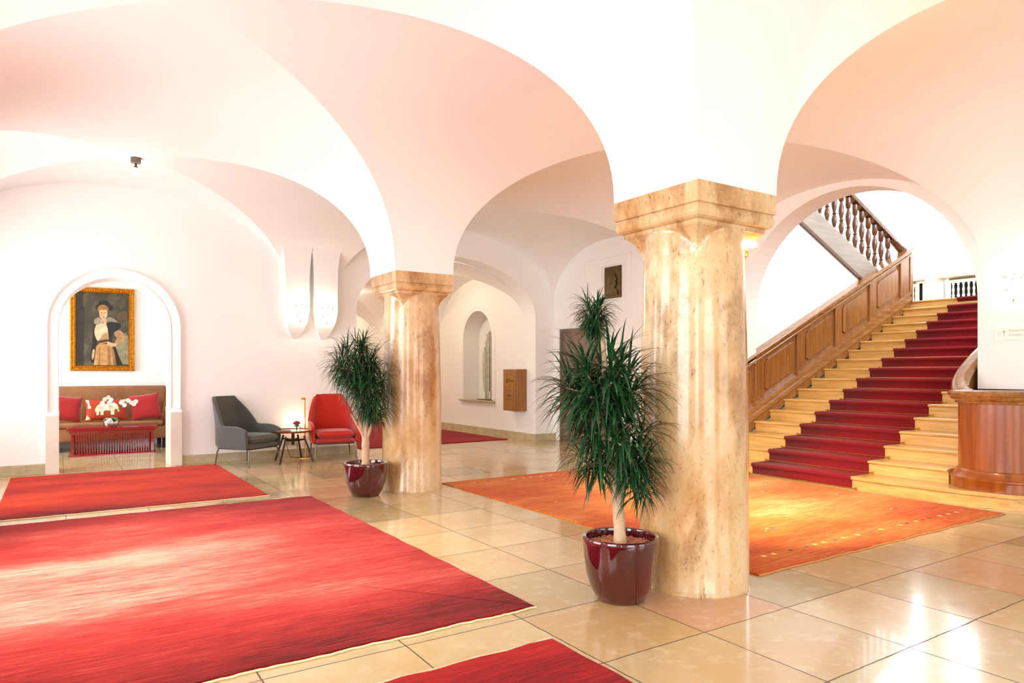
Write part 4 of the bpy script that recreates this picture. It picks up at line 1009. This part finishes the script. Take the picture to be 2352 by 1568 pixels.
m = MB(); band_prism(m, .83, .87, 6.335, 6.47, 'oak_rail'); band_prism(m, .87, .93, 6.35, 6.49, 'oak_rail'); band_prism(m, .93, .965, 6.30, 6.54, 'oak_rail'); m.build('handrail', parent=lb, bevel=.01)
posts = [(8.0, 8.03), (8.335, 8.515), (9.31, 9.50), (10.295, 10.47), (11.275, 11.48), (12.25, 12.52)]
posts = [(7.98, 8.0)] + posts[1:]
for a, b in posts[1:]:
    m = MB(); band_prism(m, .22, .83, 6.362, 6.41, 'oak_panel', a, b); m.build('post', parent=lb, bevel=.006)
for i in range(len(posts) - 1):
    a, b = posts[i][1] + .055, posts[i + 1][0] - .055
    if b - a < .1: continue
    # raised field with chamfered (notched) corners, sheared with the slope
    c = .05; loop = [(a + c, .30), (b - c, .30), (b, .30 + c), (b, .75 - c), (b - c, .75), (a + c, .75), (a + c * .6, .75 - c * .6), (a, .75 - c), (a, .30 + c), (a + c * .6, .30 + c * .6)]
    m = MB(); m.prism([(x, slope(x) + z) for x, z in loop], XY, 6.375, 6.41, 'oak_panel'); m.build('panel', parent=lb, bevel=.008)
# end post at the landing with curved turn into the upper rail
m = MB().box(12.54, 12.64, 6.35, 6.47, 2.55, 3.42, 'oak_panel'); m.build('newel_post', parent=lb, bevel=.01)

# wall below upper flight
s2 = -.4485
def up(x): return 3.052 + s2 * (x - 11.615)      # top of the upper stringer
m = MB(); xw = 12.4
m.prism([(8.32, 0), (12.6, 0), (12.6, up(12.6) - .425), (8.32, up(8.32) - .425)], XY, 6.465, 6.60, 'plaster'); struct(m.build('wall_upper_flight'), 'white wall below the upper flight')
ub = thing('upper_banister', 'upper stair banister with turned dark balusters and pale stringer seen through the arch', 'banister', (0, 0, 0))
m = MB(); m.prism([(8.4, up(8.4) - .40), (12.2, up(12.2) - .40), (12.2, up(12.2)), (8.4, up(8.4))], XY, 6.44, 6.60, 'stringer'); m.build('stringer_board', parent=ub)
m = MB(); m.prism([(8.4, up(8.4) - .44), (12.2, up(12.2) - .44), (12.2, up(12.2) - .395), (8.4, up(8.4) - .395)], XY, 6.42, 6.47, 'dark_wood'); m.build('stringer_trim', parent=ub)
m = MB(); v = []
hr = [(x, up(x) + .79) for x in (8.4, 12.25)]
m.add([(x, y, z + dz) for x, z in hr for y in (6.43, 6.55) for dz in (0, .07)], [(0, 1, 3, 2), (4, 6, 7, 5), (0, 4, 5, 1), (2, 3, 7, 6), (0, 2, 6, 4), (1, 5, 7, 3)], 'dark_wood')
pts = [(12.15, 6.49, up(12.15) + .825), (12.28, 6.49, up(12.28) + .82), (12.40, 6.48, up(12.40) + .80), (12.48, 6.46, 3.45), (12.53, 6.44, 3.41), (12.52, 6.42, 3.36), (12.42, 6.42, 3.33)]
m.tube(pts, [.06, .062, .065, .07, .07, .065, .05], 16, 'dark_wood'); m.build('handrail', parent=ub, bevel=.012)
bp = [(.018, 0), (.030, .0), (.030, .02), (.018, .03), (.024, .05), (.033, .09), (.034, .12), (.026, .15), (.016, .17), (.030, .185), (.016, .20), (.020, .22), (.032, .27), (.036, .31), (.032, .35), (.020, .39), (.015, .42), (.028, .435), (.030, .45), (.034, .455), (.034, .53), (.034, .56)]
for k in range(-8, 8):
    x = 10.693 + .198 * k
    if k == 7: x += .02
    zb = up(x) + .04
    bl_ = MB().lathe([(a * 1.28, b * 1.30) for a, b in bp], 16, 'dark_wood', Matrix.Translation((x, 6.51, zb + .02))).build('baluster', parent=ub)
    MB().box(x - .035, x + .035, 6.46, 6.56, up(x) - .03, up(x) + .065, 'white_paint').build('plinth_block', parent=bl_)

m = MB()
for k in range(12):  # steps of the upper flight
    xs = 12.3 - k * .334; z = 2.55 + .15 * (k + 1); m.box(xs - .334, xs, 6.60, 8.8, z - .17, z, 'oak')
m.build('upper_steps', parent=st)

# right parapet and curved newel
rp = thing('curved_newel', 'rounded oak newel wall with moulded cap at the right foot of the stairs', 'newel', (0, 0, 0))
def nplan(off, n=26):
    """plan from the parapet along the right side, round the newel, to the wall; off = outward"""
    cx, cy, rr_ = 7.86, 3.08, .385 + off; p = []
    for i in range(n + 1):
        a = R(90) + R(180) * i / n; p.append((cx + rr_ * cos(a), cy + rr_ * 1.02 * sin(a)))
    return p
def newel_loft(name, levels, mat, n=26, **kw):
    v = []; f = []
    for off, z in levels:
        p = nplan(off, n); v += [(x, y, z) for x, y in p] + [(7.945, p[-1][1], z), (7.945, p[0][1], z)]
    k = n + 3
    for j in range(len(levels) - 1):
        for i in range(k): f.append((j * k + i, j * k + (i + 1) % k, (j + 1) * k + (i + 1) % k, (j + 1) * k + i))
    f += [tuple(range(k)), tuple((len(levels) - 1) * k + i for i in range(k))]
    return MB().add(v, f, mat, True).build(name, parent=rp, angle=35)
newel_loft('body', [(-.01, .16), (-.01, 1.0)], 'newel')
newel_loft('base_moulding', [(.055, .151), (.055, .235), (.062, .245), (.062, .262), (.045, .275), (.02, .30), (.012, .33), (0, .34)], 'newel')
newel_loft('cap', [(.0, .985), (.015, .99), (.02, 1.01), (.04, 1.02), (.055, 1.035), (.06, 1.055), (.075, 1.065), (.082, 1.085), (.075, 1.105), (.05, 1.12), (.0, 1.125), (-.04, 1.12), (-.07, 1.09)], 'oak_rail')
m = MB(); X_ = lambda x: slope(x)
def pb(m, z_a, z_b, y0, y1, mat, xs, xe, lev=None):
    m.add([(x, y, (slope(x) + z) if not lev else z) for x in (xs, xe) for y in (y0, y1) for z in (z_a, z_b)], [(0, 1, 3, 2), (4, 6, 7, 5), (0, 4, 5, 1), (2, 3, 7, 6), (0, 2, 6, 4), (1, 5, 7, 3)], mat)
pb(m, -.2, .83, 3.40, 3.49, 'oak_panel', 7.86, 12.6); m.build('parapet', parent=rp)
# easing of the rail down onto the cap
pts = [(12.6, 3.46, slope(12.6) + .90)] + [(x, 3.46, slope(x) + .90) for x in (11, 10, 9, 8.4, 8.2)] + [(8.05, 3.455, 1.375), (7.93, 3.45, 1.31), (7.83, 3.44, 1.245), (7.74, 3.42, 1.185), (7.66, 3.385, 1.135), (7.59, 3.335, 1.10), (7.53, 3.27, 1.08), (7.49, 3.19, 1.07)]
MB().tube(pts, [.068] * 12 + [.064, .055], 16, 'oak_rail', sx=1.2, sy=.85).build('handrail', parent=rp)
MB().tube([(x, y - 0, z - .075) for x, y, z in pts[:-2]], [.045] * 12, 12, 'oak_panel', sx=1.1, sy=.8).build('under_rail', parent=rp)

# radiator screens below the stair windows
def screen(y0, y1, label):
    t = thing('radiator_screen', label, 'radiator cover', (14.45, (y0 + y1) / 2, 2.55)); h = (y1 - y0) / 2
    MB().box(-.03, .0, -h, h, .46, .56, 'white_paint').box(-.03, 0, -h, h, 0, .06, 'white_paint').box(-.03, 0, -h, -h + .07, .06, .46, 'white_paint').box(-.03, 0, h - .07, h, .06, .46, 'white_paint').build('frame', parent=t)
    MB().box(.14, .18, -h, h, .02, .54, 'black').build('radiator', parent=t)
    MB().box(-.035, -.03, -h + .05, h - .05, .52, .555, 'metal').build('vent_slot', parent=t)
    n = int((2 * h - .14) / .085)
    for k in range(n):
        y = -h + .07 + (k + .5) * (2 * h - .14) / n
        MB().lathe([(.022, .06), (.022, .09), (.012, .12), (.02, .18), (.028, .22), (.014, .25), (.024, .26), (.014, .27), (.024, .33), (.012, .4), (.022, .43), (.022, .46)], 10, 'white_paint', Matrix.Translation((-.015, y, 0))).build('baluster', parent=t)
    return t
screen(4.95, 6.62, 'white radiator screen with turned balusters right of the window pier on the landing')
screen(7.14, 8.55, 'white radiator screen left of the window pier behind the balustrade')
